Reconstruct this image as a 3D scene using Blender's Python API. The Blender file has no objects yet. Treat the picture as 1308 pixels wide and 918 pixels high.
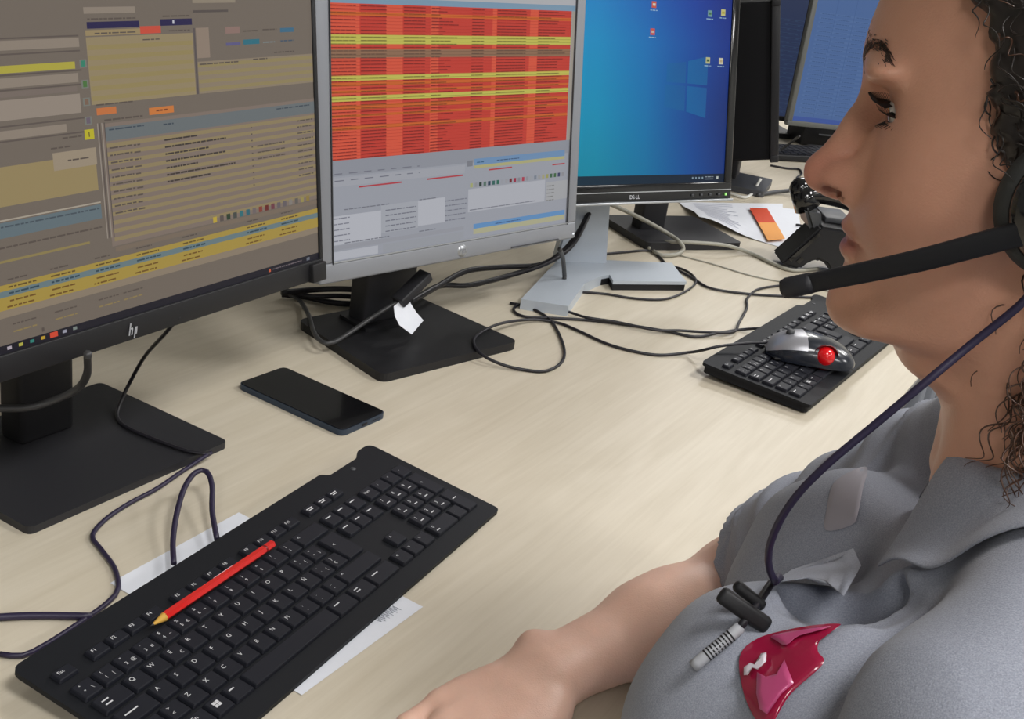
import bpy, bmesh, math, random
import numpy as np
from mathutils import Vector, Matrix
random.seed(7)
RNG = np.random.default_rng(7)
SC = bpy.context.scene
COL = SC.collection
# ------------------------------------------------------------------ camera
FPX, PITCH, ROLL, CAMZ = 1464.411, math.radians(22.2046), math.radians(8.5517), 0.5657   # desk top is z = 0
def cam_axes():
    f = np.array([0, math.cos(PITCH), -math.sin(PITCH)]); r = np.array([1., 0, 0]); u = np.cross(r, f)
    c, s = math.cos(ROLL), math.sin(ROLL)
    return r*c + u*s, -r*s + u*c, f
CR, CU, CF = cam_axes()
CP = np.array([0, 0, CAMZ])
cam_data = bpy.data.cameras.new('camera'); cam = bpy.data.objects.new('camera', cam_data); COL.objects.link(cam)
cam_data.sensor_width = 36; cam_data.lens = 36*FPX/1308; cam_data.clip_start = 0.02
cam.matrix_world = Matrix(((CR[0], CU[0], -CF[0], 0), (CR[1], CU[1], -CF[1], 0), (CR[2], CU[2], -CF[2], CAMZ), (0, 0, 0, 1)))
SC.camera = cam
# ------------------------------------------------------------------ world, exposure
W = bpy.data.worlds.new('office_world'); SC.world = W; W.use_nodes = True
W.node_tree.nodes['Background'].inputs[0].default_value = (0.62, 0.66, 0.72, 1)
W.node_tree.nodes['Background'].inputs[1].default_value = 0.15
SC.view_settings.view_transform = 'Standard'; SC.view_settings.look = 'None'
SC.view_settings.gamma = 1; SC.view_settings.use_curve_mapping = False
SC.view_settings.exposure = 0.0
LAMP_W = 24.0          # watts of each ceiling panel
FLOOR_Z, CEIL_Z = -0.735, 1.965
# ------------------------------------------------------------------ helpers
def ray(x, y): return CR*((x-654)/FPX) + CU*((459-y)/FPX) + CF
def at(x, y, z=0.0):                       # point of the plane z under a pixel
    d = ray(x, y); return CP + d*((z-CAMZ)/d[2])
def atd(x, y, dep): return CP + ray(x, y)*dep
def lin(c):
    c = c/255.0
    return c/12.92 if c <= 0.04045 else ((c+0.055)/1.055)**2.4
def S(r, g, b, a=1.0): return (lin(r), lin(g), lin(b), a)
MATS = {}
def mat(name, color=(0.5, 0.5, 0.5, 1), rough=0.5, metal=0.0, spec=0.5, emit=None, estr=1.0, coat=0.0, noise=0, nscale=200.0, bump=0.0, bscale=300.0, sheen=0.0, transm=0.0):
    if name in MATS: return MATS[name]
    m = bpy.data.materials.new(name); m.use_nodes = True; nt = m.node_tree; b = nt.nodes['Principled BSDF']
    b.inputs['Base Color'].default_value = color; b.inputs['Roughness'].default_value = rough
    b.inputs['Metallic'].default_value = metal; b.inputs['Specular IOR Level'].default_value = spec
    b.inputs['Coat Weight'].default_value = coat; b.inputs['Sheen Weight'].default_value = sheen
    b.inputs['Transmission Weight'].default_value = transm
    if emit: b.inputs['Emission Color'].default_value = emit; b.inputs['Emission Strength'].default_value = estr
    tc = nt.nodes.new('ShaderNodeTexCoord')
    if noise:
        n = nt.nodes.new('ShaderNodeTexNoise'); n.inputs['Scale'].default_value = nscale; n.inputs['Detail'].default_value = 4
        nt.links.new(tc.outputs['Object'], n.inputs['Vector'])
        mx = nt.nodes.new('ShaderNodeMix'); mx.data_type = 'RGBA'
        mx.inputs[6].default_value = tuple(c*(1-noise) for c in color[:3])+(1,); mx.inputs[7].default_value = tuple(min(1, c*(1+noise)) for c in color[:3])+(1,)
        nt.links.new(n.outputs['Fac'], mx.inputs[0]); nt.links.new(mx.outputs[2], b.inputs['Base Color'])
    if bump:
        n2 = nt.nodes.new('ShaderNodeTexNoise'); n2.inputs['Scale'].default_value = bscale; n2.inputs['Detail'].default_value = 3
        nt.links.new(tc.outputs['Object'], n2.inputs['Vector'])
        bp = nt.nodes.new('ShaderNodeBump'); bp.inputs['Strength'].default_value = bump; bp.inputs['Distance'].default_value = 0.001
        nt.links.new(n2.outputs['Fac'], bp.inputs['Height']); nt.links.new(bp.outputs['Normal'], b.inputs['Normal'])
    MATS[name] = m; return m
def attr_mat(name, rough, spec=0.5, emissive=False, estr=1.0, sss=0.0, noise=0.0, bump=0.0, bscale=400.0):
    m = bpy.data.materials.new(name); m.use_nodes = True; nt = m.node_tree; b = nt.nodes['Principled BSDF']
    a = nt.nodes.new('ShaderNodeAttribute'); a.attribute_name = 'Col'
    b.inputs['Roughness'].default_value = rough; b.inputs['Specular IOR Level'].default_value = spec
    out = a.outputs['Color']
    if emissive:
        b.inputs['Base Color'].default_value = (0.004, 0.004, 0.005, 1); nt.links.new(out, b.inputs['Emission Color']); b.inputs['Emission Strength'].default_value = estr
    else:
        if noise:
            tc = nt.nodes.new('ShaderNodeTexCoord'); n = nt.nodes.new('ShaderNodeTexNoise'); n.inputs['Scale'].default_value = 70; n.inputs['Detail'].default_value = 6
            nt.links.new(tc.outputs['Object'], n.inputs['Vector'])
            hs = nt.nodes.new('ShaderNodeHueSaturation'); mr = nt.nodes.new('ShaderNodeMapRange')
            mr.inputs['To Min'].default_value = 1-noise; mr.inputs['To Max'].default_value = 1+noise
            nt.links.new(n.outputs['Fac'], mr.inputs['Value']); nt.links.new(mr.outputs['Result'], hs.inputs['Value']); nt.links.new(out, hs.inputs['Color']); out = hs.outputs['Color']
        nt.links.new(out, b.inputs['Base Color'])
        if sss:
            b.inputs['Subsurface Weight'].default_value = sss; b.inputs['Subsurface Radius'].default_value = (1.0, 0.35, 0.2); b.inputs['Subsurface Scale'].default_value = 0.004
        if bump:
            tc = nt.nodes.new('ShaderNodeTexCoord'); n2 = nt.nodes.new('ShaderNodeTexNoise'); n2.inputs['Scale'].default_value = bscale; n2.inputs['Detail'].default_value = 4
            nt.links.new(tc.outputs['Object'], n2.inputs['Vector']); bp = nt.nodes.new('ShaderNodeBump'); bp.inputs['Strength'].default_value = bump; bp.inputs['Distance'].default_value = 0.001
            nt.links.new(n2.outputs['Fac'], bp.inputs['Height']); nt.links.new(bp.outputs['Normal'], b.inputs['Normal'])
    return m
def rot(ax, deg): return Matrix.Rotation(math.radians(deg), 4, ax)
def T(v): return Matrix.Translation(Vector(tuple(float(c) for c in v)))
class B:
    """collects shapes into one mesh; mats is the list of materials"""
    def __init__(s): s.bm = bmesh.new(); s.mats = []
    def _mi(s, m):
        if m not in s.mats: s.mats.append(m)
        return s.mats.index(m)
    def _merge(s, b2, M, m, smooth):
        if M is not None: b2.transform(M)
        i = s._mi(m)
        for f in b2.faces: f.material_index = i; f.smooth = smooth
        me = bpy.data.meshes.new('tmp'); b2.to_mesh(me); b2.free(); s.bm.from_mesh(me); bpy.data.meshes.remove(me)
    def box(s, c, sz, m, M=None, bev=0.0, seg=2, taper=None):
        b = bmesh.new(); bmesh.ops.create_cube(b, size=1)
        for v in b.verts:
            k = 1.0 if (taper is None or v.co.z < 0) else taper
            v.co = Vector((v.co.x*sz[0]*k, v.co.y*sz[1]*k, v.co.z*sz[2]))
        if bev: bmesh.ops.bevel(b, geom=b.edges[:], offset=bev, segments=seg, affect='EDGES', profile=0.5, clamp_overlap=True)
        bmesh.ops.translate(b, vec=Vector(tuple(c)), verts=b.verts); s._merge(b, M, m, bev > 0 and seg > 1)
    def prism(s, pts, z0, z1, m, M=None, bev=0.0, seg=2):
        b = bmesh.new(); f = b.faces.new([b.verts.new((p[0], p[1], z0)) for p in pts])
        r = bmesh.ops.extrude_face_region(b, geom=[f]); 
        for v in r['geom']:
            if isinstance(v, bmesh.types.BMVert): v.co.z = z1
        bmesh.ops.recalc_face_normals(b, faces=b.faces)
        if bev:
            es = [e for e in b.edges if abs(e.verts[0].co.z-e.verts[1].co.z) < 1e-7 and e.verts[0].co.z == max(z0, z1)]
            bmesh.ops.bevel(b, geom=es, offset=bev, segments=seg, affect='EDGES', profile=0.5, clamp_overlap=True)
        s._merge(b, M, m, False)
    def cyl(s, a, c, r1, r2, m, M=None, n=20, caps=True, smooth=True):
        a = Vector(tuple(a)); c = Vector(tuple(c)); d = c-a
        b = bmesh.new(); bmesh.ops.create_cone(b, cap_ends=caps, segments=n, radius1=r1, radius2=r2, depth=d.length)
        q = d.to_track_quat('Z', 'Y').to_matrix().to_4x4(); b.transform(Matrix.Translation((a+c)/2) @ q)
        s._merge(b, M, m, smooth)
    def sph(s, c, r, m, M=None, n=20):
        b = bmesh.new(); bmesh.ops.create_uvsphere(b, u_segments=n, v_segments=n//2+2, radius=1)
        rr = (r, r, r) if isinstance(r, (int, float)) else r
        for v in b.verts: v.co = Vector((v.co.x*rr[0], v.co.y*rr[1], v.co.z*rr[2]))+Vector(tuple(c))
        s._merge(b, M, m, True)
    def lathe(s, prof, m, M=None, n=32):
        b = bmesh.new(); rings = []
        for r, z in prof: rings.append([b.verts.new((r*math.cos(2*math.pi*k/n), r*math.sin(2*math.pi*k/n), z)) for k in range(n)])
        for q in range(len(rings)-1):
            for k in range(n): b.faces.new((rings[q][k], rings[q][(k+1) % n], rings[q+1][(k+1) % n], rings[q+1][k]))
        s._merge(b, M, m, True)
    def tube(s, P, r, m, M=None, n=8, caps=True):
        P = np.asarray(P, float); R = np.full(len(P), r) if np.isscalar(r) else np.asarray(r, float)
        V, F = tube_arrays(P, R, n)
        b = bmesh.new(); vs = [b.verts.new(v) for v in V]
        for f in F: b.faces.new([vs[i] for i in f])
        if caps: b.faces.new(vs[:n][::-1]); b.faces.new(vs[-n:])
        s._merge(b, M, m, True)
    def grid(s, G, m, M=None):
        b = bmesh.new(); rows = [[b.verts.new(tuple(p)) for p in r] for r in G]
        for i in range(len(rows)-1):
            for j in range(len(rows[0])-1): b.faces.new((rows[i][j], rows[i][j+1], rows[i+1][j+1], rows[i+1][j]))
        s._merge(b, M, m, True)
    def text(s, txt, size, m, M=None, ext=0.0, bold=False, align='CENTER', shear=0.0):
        c = bpy.data.curves.new('t', 'FONT'); c.body = txt; c.size = size; c.align_x = align; c.align_y = 'CENTER'; c.resolution_u = 2; c.extrude = ext; c.shear = shear
        if bold: c.offset = size*0.022
        o = bpy.data.objects.new('t', c); COL.objects.link(o); dg = bpy.context.evaluated_depsgraph_get()
        me = bpy.data.meshes.new_from_object(o.evaluated_get(dg)); bpy.data.objects.remove(o); bpy.data.curves.remove(c)
        b = bmesh.new(); b.from_mesh(me); bpy.data.meshes.remove(me); s._merge(b, M, m, False)
    def build(s, name, parent=None, M=None):
        me = bpy.data.meshes.new(name); s.bm.to_mesh(me); s.bm.free()
        for m in s.mats: me.materials.append(m)
        return link(name, me, parent, M)
def tube_arrays(P, R, n):
    L = len(P); Tn = np.gradient(P, axis=0); Tn /= np.linalg.norm(Tn, axis=1)[:, None]+1e-12
    u = np.cross(Tn[0], [0.3, 0.2, 1.0]); u /= np.linalg.norm(u)+1e-12
    V = []
    for i in range(L):
        u = u-Tn[i]*np.dot(u, Tn[i]); u /= np.linalg.norm(u)+1e-12; w = np.cross(Tn[i], u)
        for k in range(n):
            a = 2*math.pi*k/n; V.append(P[i]+R[i]*(u*math.cos(a)+w*math.sin(a)))
    F = [(i*n+k, i*n+(k+1) % n, (i+1)*n+(k+1) % n, (i+1)*n+k) for i in range(L-1) for k in range(n)]
    return np.array(V), F
def catmull(P, step=0.006):
    P = np.asarray(P, float); out = []
    Q = np.vstack([2*P[0]-P[1], P, 2*P[-1]-P[-2]])
    for i in range(1, len(Q)-2):
        n = max(2, int(np.linalg.norm(Q[i+1]-Q[i])/step))
        for t in np.linspace(0, 1, n, endpoint=False):
            out.append(0.5*((2*Q[i])+(-Q[i-1]+Q[i+1])*t+(2*Q[i-1]-5*Q[i]+4*Q[i+1]-Q[i+2])*t*t+(-Q[i-1]+3*Q[i]-3*Q[i+1]+Q[i+2])*t**3))
    out.append(P[-1]); return np.array(out)
def link(name, me, parent=None, M=None):
    o = bpy.data.objects.new(name, me); COL.objects.link(o)
    if parent is not None: o.parent = parent
    if M is not None: o.matrix_local = M
    return o
def tag(o, label=None, cat=None, group=None, kind=None):
    if label: o['label'] = label
    if cat: o['category'] = cat
    if group: o['group'] = group
    if kind: o['kind'] = kind
    return o
def thing(name, label, cat, loc=(0, 0, 0), rz=0.0, group=None):
    o = bpy.data.objects.new(name, None); COL.objects.link(o); o.empty_display_size = 0.05
    o.matrix_basis = T(loc) @ Matrix.Rotation(rz, 4, 'Z'); return tag(o, label, cat, group)
def mesh_arrays(name, V, F, m, parent=None, smooth=True, col=None):
    me = bpy.data.meshes.new(name); V = np.asarray(V, np.float32); F = np.asarray(F, np.int32); k = F.shape[1]
    me.vertices.add(len(V)); me.vertices.foreach_set('co', V.ravel()); me.loops.add(F.size); me.loops.foreach_set('vertex_index', F.ravel())
    me.polygons.add(len(F)); me.polygons.foreach_set('loop_start', np.arange(0, F.size, k, dtype=np.int32))
    me.polygons.foreach_set('use_smooth', np.full(len(F), smooth)); me.update(calc_edges=True); me.validate()
    for mm in (m if isinstance(m, list) else [m]): me.materials.append(mm)
    if col is not None:
        a = me.color_attributes.new('Col', 'FLOAT_COLOR', 'POINT'); a.data.foreach_set('color', np.asarray(col, np.float32).ravel())
    return link(name, me, parent)
def rounded(pts, r, n=5):
    """round the corners of a polygon"""
    out = []; L = len(pts)
    for i in range(L):
        p0, p, p1 = Vector(pts[i-1]), Vector(pts[i]), Vector(pts[(i+1) % L]); rr = r[i] if isinstance(r, (list, tuple)) else r
        a = (p0-p).normalized(); b = (p1-p).normalized(); d = min(rr, (p0-p).length*0.45, (p1-p).length*0.45)
        for k in range(n+1):
            t = k/n; q = (p+a*d)*(1-t)**2+p*2*t*(1-t)+(p+b*d)*t*t; out.append((q.x, q.y))
    return out
# ------------------------------------------------------------------ materials
M_black = mat('black_plastic', (0.012, 0.012, 0.014, 1), 0.5, spec=0.35, bump=0.08, bscale=2500)
M_black2 = mat('soft_black_plastic', (0.018, 0.018, 0.022, 1), 0.55, bump=0.1, bscale=2500)
M_key = mat('key_plastic', (0.011, 0.012, 0.018, 1), 0.55, spec=0.25, bump=0.05, bscale=3000)
M_kbody = mat('keyboard_shell', (0.009, 0.010, 0.013, 1), 0.6, spec=0.22, bump=0.1, bscale=3000)
M_ink = mat('legend_white', (0.62, 0.62, 0.64, 1), 0.6)
M_gloss = mat('glossy_black', (0.006, 0.006, 0.007, 1), 0.12, coat=0.3)
M_silver = mat('silver_plastic', S(140, 143, 150), 0.42, metal=0.15, noise=0.05, nscale=900)
M_silver2 = mat('satin_grey_metal', S(182, 190, 200), 0.42, metal=0.1, noise=0.04, nscale=600)
M_silver3 = mat('bright_silver', S(185, 188, 192), 0.3, metal=0.6)
M_cable = mat('cable_rubber', (0.010, 0.009, 0.014, 1), 0.45)
M_cable_p = mat('purplish_cable', (0.022, 0.016, 0.045, 1), 0.45)
M_cable_g = mat('grey_cable', S(158, 156, 145), 0.5)
M_cable_d = mat('dark_grey_cable', (0.045, 0.045, 0.047, 1), 0.4)
M_paper = mat('white_paper', S(225, 228, 236), 0.85, noise=0.03, nscale=60)
M_white = mat('white_paint', S(225, 225, 222), 0.7)
M_wall = mat('wall_paint', S(205, 204, 198), 0.9, noise=0.03, nscale=4, bump=0.1, bscale=120)
M_floor = mat('grey_carpet', S(98, 100, 106), 0.95, noise=0.25, nscale=260, bump=0.5, bscale=300)
M_ceil = mat('ceiling_tile', S(222, 222, 218), 0.95, noise=0.05, nscale=120)
M_red = mat('red_lacquer', S(205, 22, 20), 0.28, coat=0.4)
M_darkgrey = mat('dark_grey_plastic', (0.05, 0.052, 0.058, 1), 0.5)
M_screen = attr_mat('screen_image', 0.35, 0.25, emissive=True, estr=0.88)
# birch laminate with grain along the desk
def desk_mat():
    m = bpy.data.materials.new('birch_laminate'); m.use_nodes = True; nt = m.node_tree; b = nt.nodes['Principled BSDF']; N = nt.nodes.new; Lk = nt.links.new
    tc = N('ShaderNodeTexCoord'); mp = N('ShaderNodeMapping'); mp.inputs['Scale'].default_value = (2.2, 60, 1); Lk(tc.outputs['Object'], mp.inputs['Vector'])
    n1 = N('ShaderNodeTexNoise'); n1.inputs['Scale'].default_value = 2.2; n1.inputs['Detail'].default_value = 8; n1.inputs['Roughness'].default_value = 0.65; n1.inputs['Distortion'].default_value = 0.4
    Lk(mp.outputs['Vector'], n1.inputs['Vector'])
    mp2 = N('ShaderNodeMapping'); mp2.inputs['Scale'].default_value = (1.3, 7, 1); Lk(tc.outputs['Object'], mp2.inputs['Vector'])
    n2 = N('ShaderNodeTexNoise'); n2.inputs['Scale'].default_value = 3; n2.inputs['Detail'].default_value = 5; n2.inputs['Distortion'].default_value = 1.2; Lk(mp2.outputs['Vector'], n2.inputs['Vector'])
    r1 = N('ShaderNodeValToRGB'); e = r1.color_ramp.elements; e[0].position = 0.3; e[0].color = S(191, 180, 160); e[1].position = 0.72; e[1].color = S(214, 205, 187); Lk(n1.outputs['Fac'], r1.inputs['Fac'])
    r2 = N('ShaderNodeValToRGB'); e = r2.color_ramp.elements; e[0].position = 0.35; e[0].color = S(198, 188, 168); e[1].position = 0.65; e[1].color = S(211, 202, 184); Lk(n2.outputs['Fac'], r2.inputs['Fac'])
    mx = N('ShaderNodeMix'); mx.data_type = 'RGBA'; mx.inputs[0].default_value = 0.55; Lk(r1.outputs['Color'], mx.inputs[6]); Lk(r2.outputs['Color'], mx.inputs[7]); Lk(mx.outputs[2], b.inputs['Base Color'])
    b.inputs['Roughness'].default_value = 0.42; b.inputs['Specular IOR Level'].default_value = 0.35
    bp = N('ShaderNodeBump'); bp.inputs['Strength'].default_value = 0.06; bp.inputs['Distance'].default_value = 0.001; Lk(n1.outputs['Fac'], bp.inputs['Height']); Lk(bp.outputs['Normal'], b.inputs['Normal'])
    return m
M_desk = desk_mat()
# ------------------------------------------------------------------ the room
def struct(name, c, sz, m):
    b = B(); b.box((0, 0, 0), sz, m); o = b.build(name); o.location = c; return tag(o, kind='structure')
X0, X1, Y0, Y1 = -3.4, 4.4, -3.2, 7.0
struct('floor', ((X0+X1)/2, (Y0+Y1)/2, FLOOR_Z-0.05), (X1-X0, Y1-Y0, 0.1), M_floor)
struct('ceiling', ((X0+X1)/2, (Y0+Y1)/2, CEIL_Z+0.05), (X1-X0, Y1-Y0, 0.1), M_ceil)
zc, zh = (FLOOR_Z+CEIL_Z)/2, CEIL_Z-FLOOR_Z
struct('wall_left', (X0-0.05, (Y0+Y1)/2, zc), (0.1, Y1-Y0, zh), M_wall); struct('wall_right', (X1+0.05, (Y0+Y1)/2, zc), (0.1, Y1-Y0, zh), M_wall)
struct('wall_front', ((X0+X1)/2, Y1+0.05, zc), (X1-X0, 0.1, zh), M_wall); struct('wall_back', ((X0+X1)/2, Y0-0.05, zc), (X1-X0, 0.1, zh), M_wall)
M_diff = mat('lamp_diffuser', (0.8, 0.8, 0.8, 1), 0.5, emit=(1, 0.985, 0.965, 1), estr=3.0)
def ceiling_light(x, y, lab):
    t = thing('ceiling_light', lab, 'ceiling light', (x, y, CEIL_Z), math.radians(-28), 'ceiling light panels over the office')
    b = B()
    for sx, sy, w, h in ((0, 0.3, 0.62, 0.02), (0, -0.3, 0.62, 0.02), (0.3, 0, 0.02, 0.58), (-0.3, 0, 0.02, 0.58)): b.box((sx, sy, -0.008), (w, h, 0.016), M_white)
    b.build('frame', t)
    b = B(); b.box((0, 0, -0.004), (0.58, 0.58, 0.006), M_diff); b.build('diffuser', t)
    l = bpy.data.lights.new('panel_lamp', 'AREA'); l.shape = 'SQUARE'; l.size = 0.57; l.energy = LAMP_W; l.color = (1.0, 0.985, 0.965)
    o = bpy.data.objects.new('panel_lamp', l); COL.objects.link(o); o.parent = t; o.matrix_local = T((0, 0, -0.02))
for gs in (-2.3, -0.4, 1.5, 3.4, 5.3):
    for gw in (-2.8, -0.9, 1.0):
        if gw > 0 and gs < 3: continue
        ge = math.atan2(0.88, 0.474); lx = 0.136+gs*math.cos(ge)-gw*math.sin(ge); ly = 0.721+gs*math.sin(ge)+gw*math.cos(ge)
        if X0+0.5 < lx < X1-0.5 and Y0+0.5 < ly < Y1-0.5: ceiling_light(lx, ly, 'square ceiling light panel, %s along the row over the %s' % (dict(zip((-2.3, -0.4, 1.5, 3.4, 5.3), ('nearest', 'second', 'third', 'fourth', 'farthest')))[gs], {-2.8: 'back aisle', -0.9: 'chairs', 1.0: 'desks'}[gw]))
# ------------------------------------------------------------------ desks: e runs along the front edge, w into the desk
E0 = np.array([0.136, 0.721, 0.0]); EA = math.atan2(0.88, 0.474)
def desk(name, s0, s1, w0, w1, label, group=None):
    t = thing(name, label, 'desk', E0, EA)
    b = B(); b.box(((s0+s1)/2, (w0+w1)/2, -0.0125), (s1-s0, w1-w0, 0.025), M_desk, bev=0.0012, seg=1); b.build('desktop', t)
    fw = w0 if w0 < 0.5 else w1; sg = -1 if w0 < 0.5 else 1
    b = B(); b.box(((s0+s1)/2, fw+sg*0.001, -0.0125), (s1-s0, 0.002, 0.0245), M_edge); tag(b.build('edge_band', t), 'grey edge band')
    for sx in (s0+0.08, s1-0.08):
        for wy in (w0+0.1, w1-0.1):
            b = B(); b.box((sx, wy, FLOOR_Z/2-0.0125), (0.05, 0.05, -FLOOR_Z-0.025), M_silver, bev=0.004); b.build('leg', t)
    b = B(); b.box(((s0+s1)/2, (w0+w1)/2, -0.06), (s1-s0-0.21, 0.03, 0.05), M_silver); b.build('crossbar', t)
    return t
M_edge = mat('edge_band_grey', S(105, 102, 98), 0.6)
desk('desk', -0.95, 1.712, 0, 0.80, 'birch desk under the woman\'s arm, keyboards and three nearest screens')
desk('desk', 1.716, 3.6, 0, 0.80, 'birch desk at the far end, behind the desk phone')
desk('desk', -0.95, 1.712, 0.804, 1.604, 'birch desk facing away behind the near monitors')
desk('desk', 1.716, 3.6, 0.804, 1.604, 'birch desk at the back under the darkened far monitor')
# ------------------------------------------------------------------ monitors
class Screen:
    """flat coloured print of a lit display; x right, z up in mm from the panel's lower left corner"""
    def __init__(s): s.V = []; s.F = []; s.C = []; s.lay = 0
    def rect(s, x0, z0, x1, z1, c, layer=None, c2=None, c3=None, c4=None):
        s.lay += 0.0000006; y = -(layer if layer is not None else 1)*0.00006-s.lay
        i = len(s.V); s.V += [(x0/1000, y, z0/1000), (x1/1000, y, z0/1000), (x1/1000, y, z1/1000), (x0/1000, y, z1/1000)]; s.F.append((i, i+1, i+2, i+3))
        for q in (c, c2 or c, c3 or c, c4 or c): s.C.append(S(*q))
    def words(s, x0, x1, z, h, c, layer=3, gap=1.2, wmin=2, wmax=9):
        x = x0
        while x < x1-1:
            w = min(random.uniform(wmin, wmax), x1-x); s.rect(x, z, x+w, z+h, c, layer); x += w+gap
    def quad(s, pts, c, layer=2):
        s.lay += 0.0000006; y = -layer*0.00006-s.lay; i = len(s.V)
        for p, q in zip(pts, c): s.V.append((p[0]/1000, y, p[1]/1000)); s.C.append(S(*q))
        s.F.append((i, i+1, i+2, i+3))
    def build(s, parent, M, name='screen'):
        V = np.array(s.V); Mn = np.array(M); V = V@Mn[:3, :3].T+Mn[:3, 3]
        o = mesh_arrays(name, V, s.F, M_screen, parent, smooth=False, col=s.C); return o
def panel_frame(P, alpha, lean, w):
    a, b = math.radians(alpha), math.radians(lean); h = np.array([math.cos(a), math.sin(a), 0]); nr = np.array([math.sin(a), -math.cos(a), 0])
    up = -nr*math.sin(b)+np.array([0, 0, math.cos(b)]); n = np.cross(h, up); O = np.array(P)-h*w
    return Matrix(((h[0], -n[0], up[0], O[0]), (h[1], -n[1], up[1], O[1]), (h[2], -n[2], up[2], O[2]), (0, 0, 0, 1)))
def frame_part(w, h, l, r, bt, tp, depth, m, bev=0.002):
    """a real bezel: four bars round the opening"""
    b = B(); y = depth/2
    b.box((w/2, y, bt/2), (w, depth, bt), m, bev=bev); b.box((w/2, y, h-tp/2), (w, depth, tp), m, bev=bev)
    b.box((l/2, y, (bt+h-tp)/2), (l, depth, h-bt-tp+0.002), m, bev=bev); b.box((w-r/2, y, (bt+h-tp)/2), (r, depth, h-bt-tp+0.002), m, bev=bev)
    return b
def back_cover(w, h, d0, d1, m):
    b = B(); V = [(0.003, d0), (w-0.003, d0)]
    b.box((w/2, d0/2+0.006, h/2), (w-0.006, d0, h-0.006), m, bev=0.003)
    b.box((w/2, d0+(d1-d0)/2, h/2), (w*0.62, d1-d0, h*0.62), m, bev=0.012, seg=3); return b
def LM(root, M): return root.matrix_basis.inverted() @ M
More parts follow.
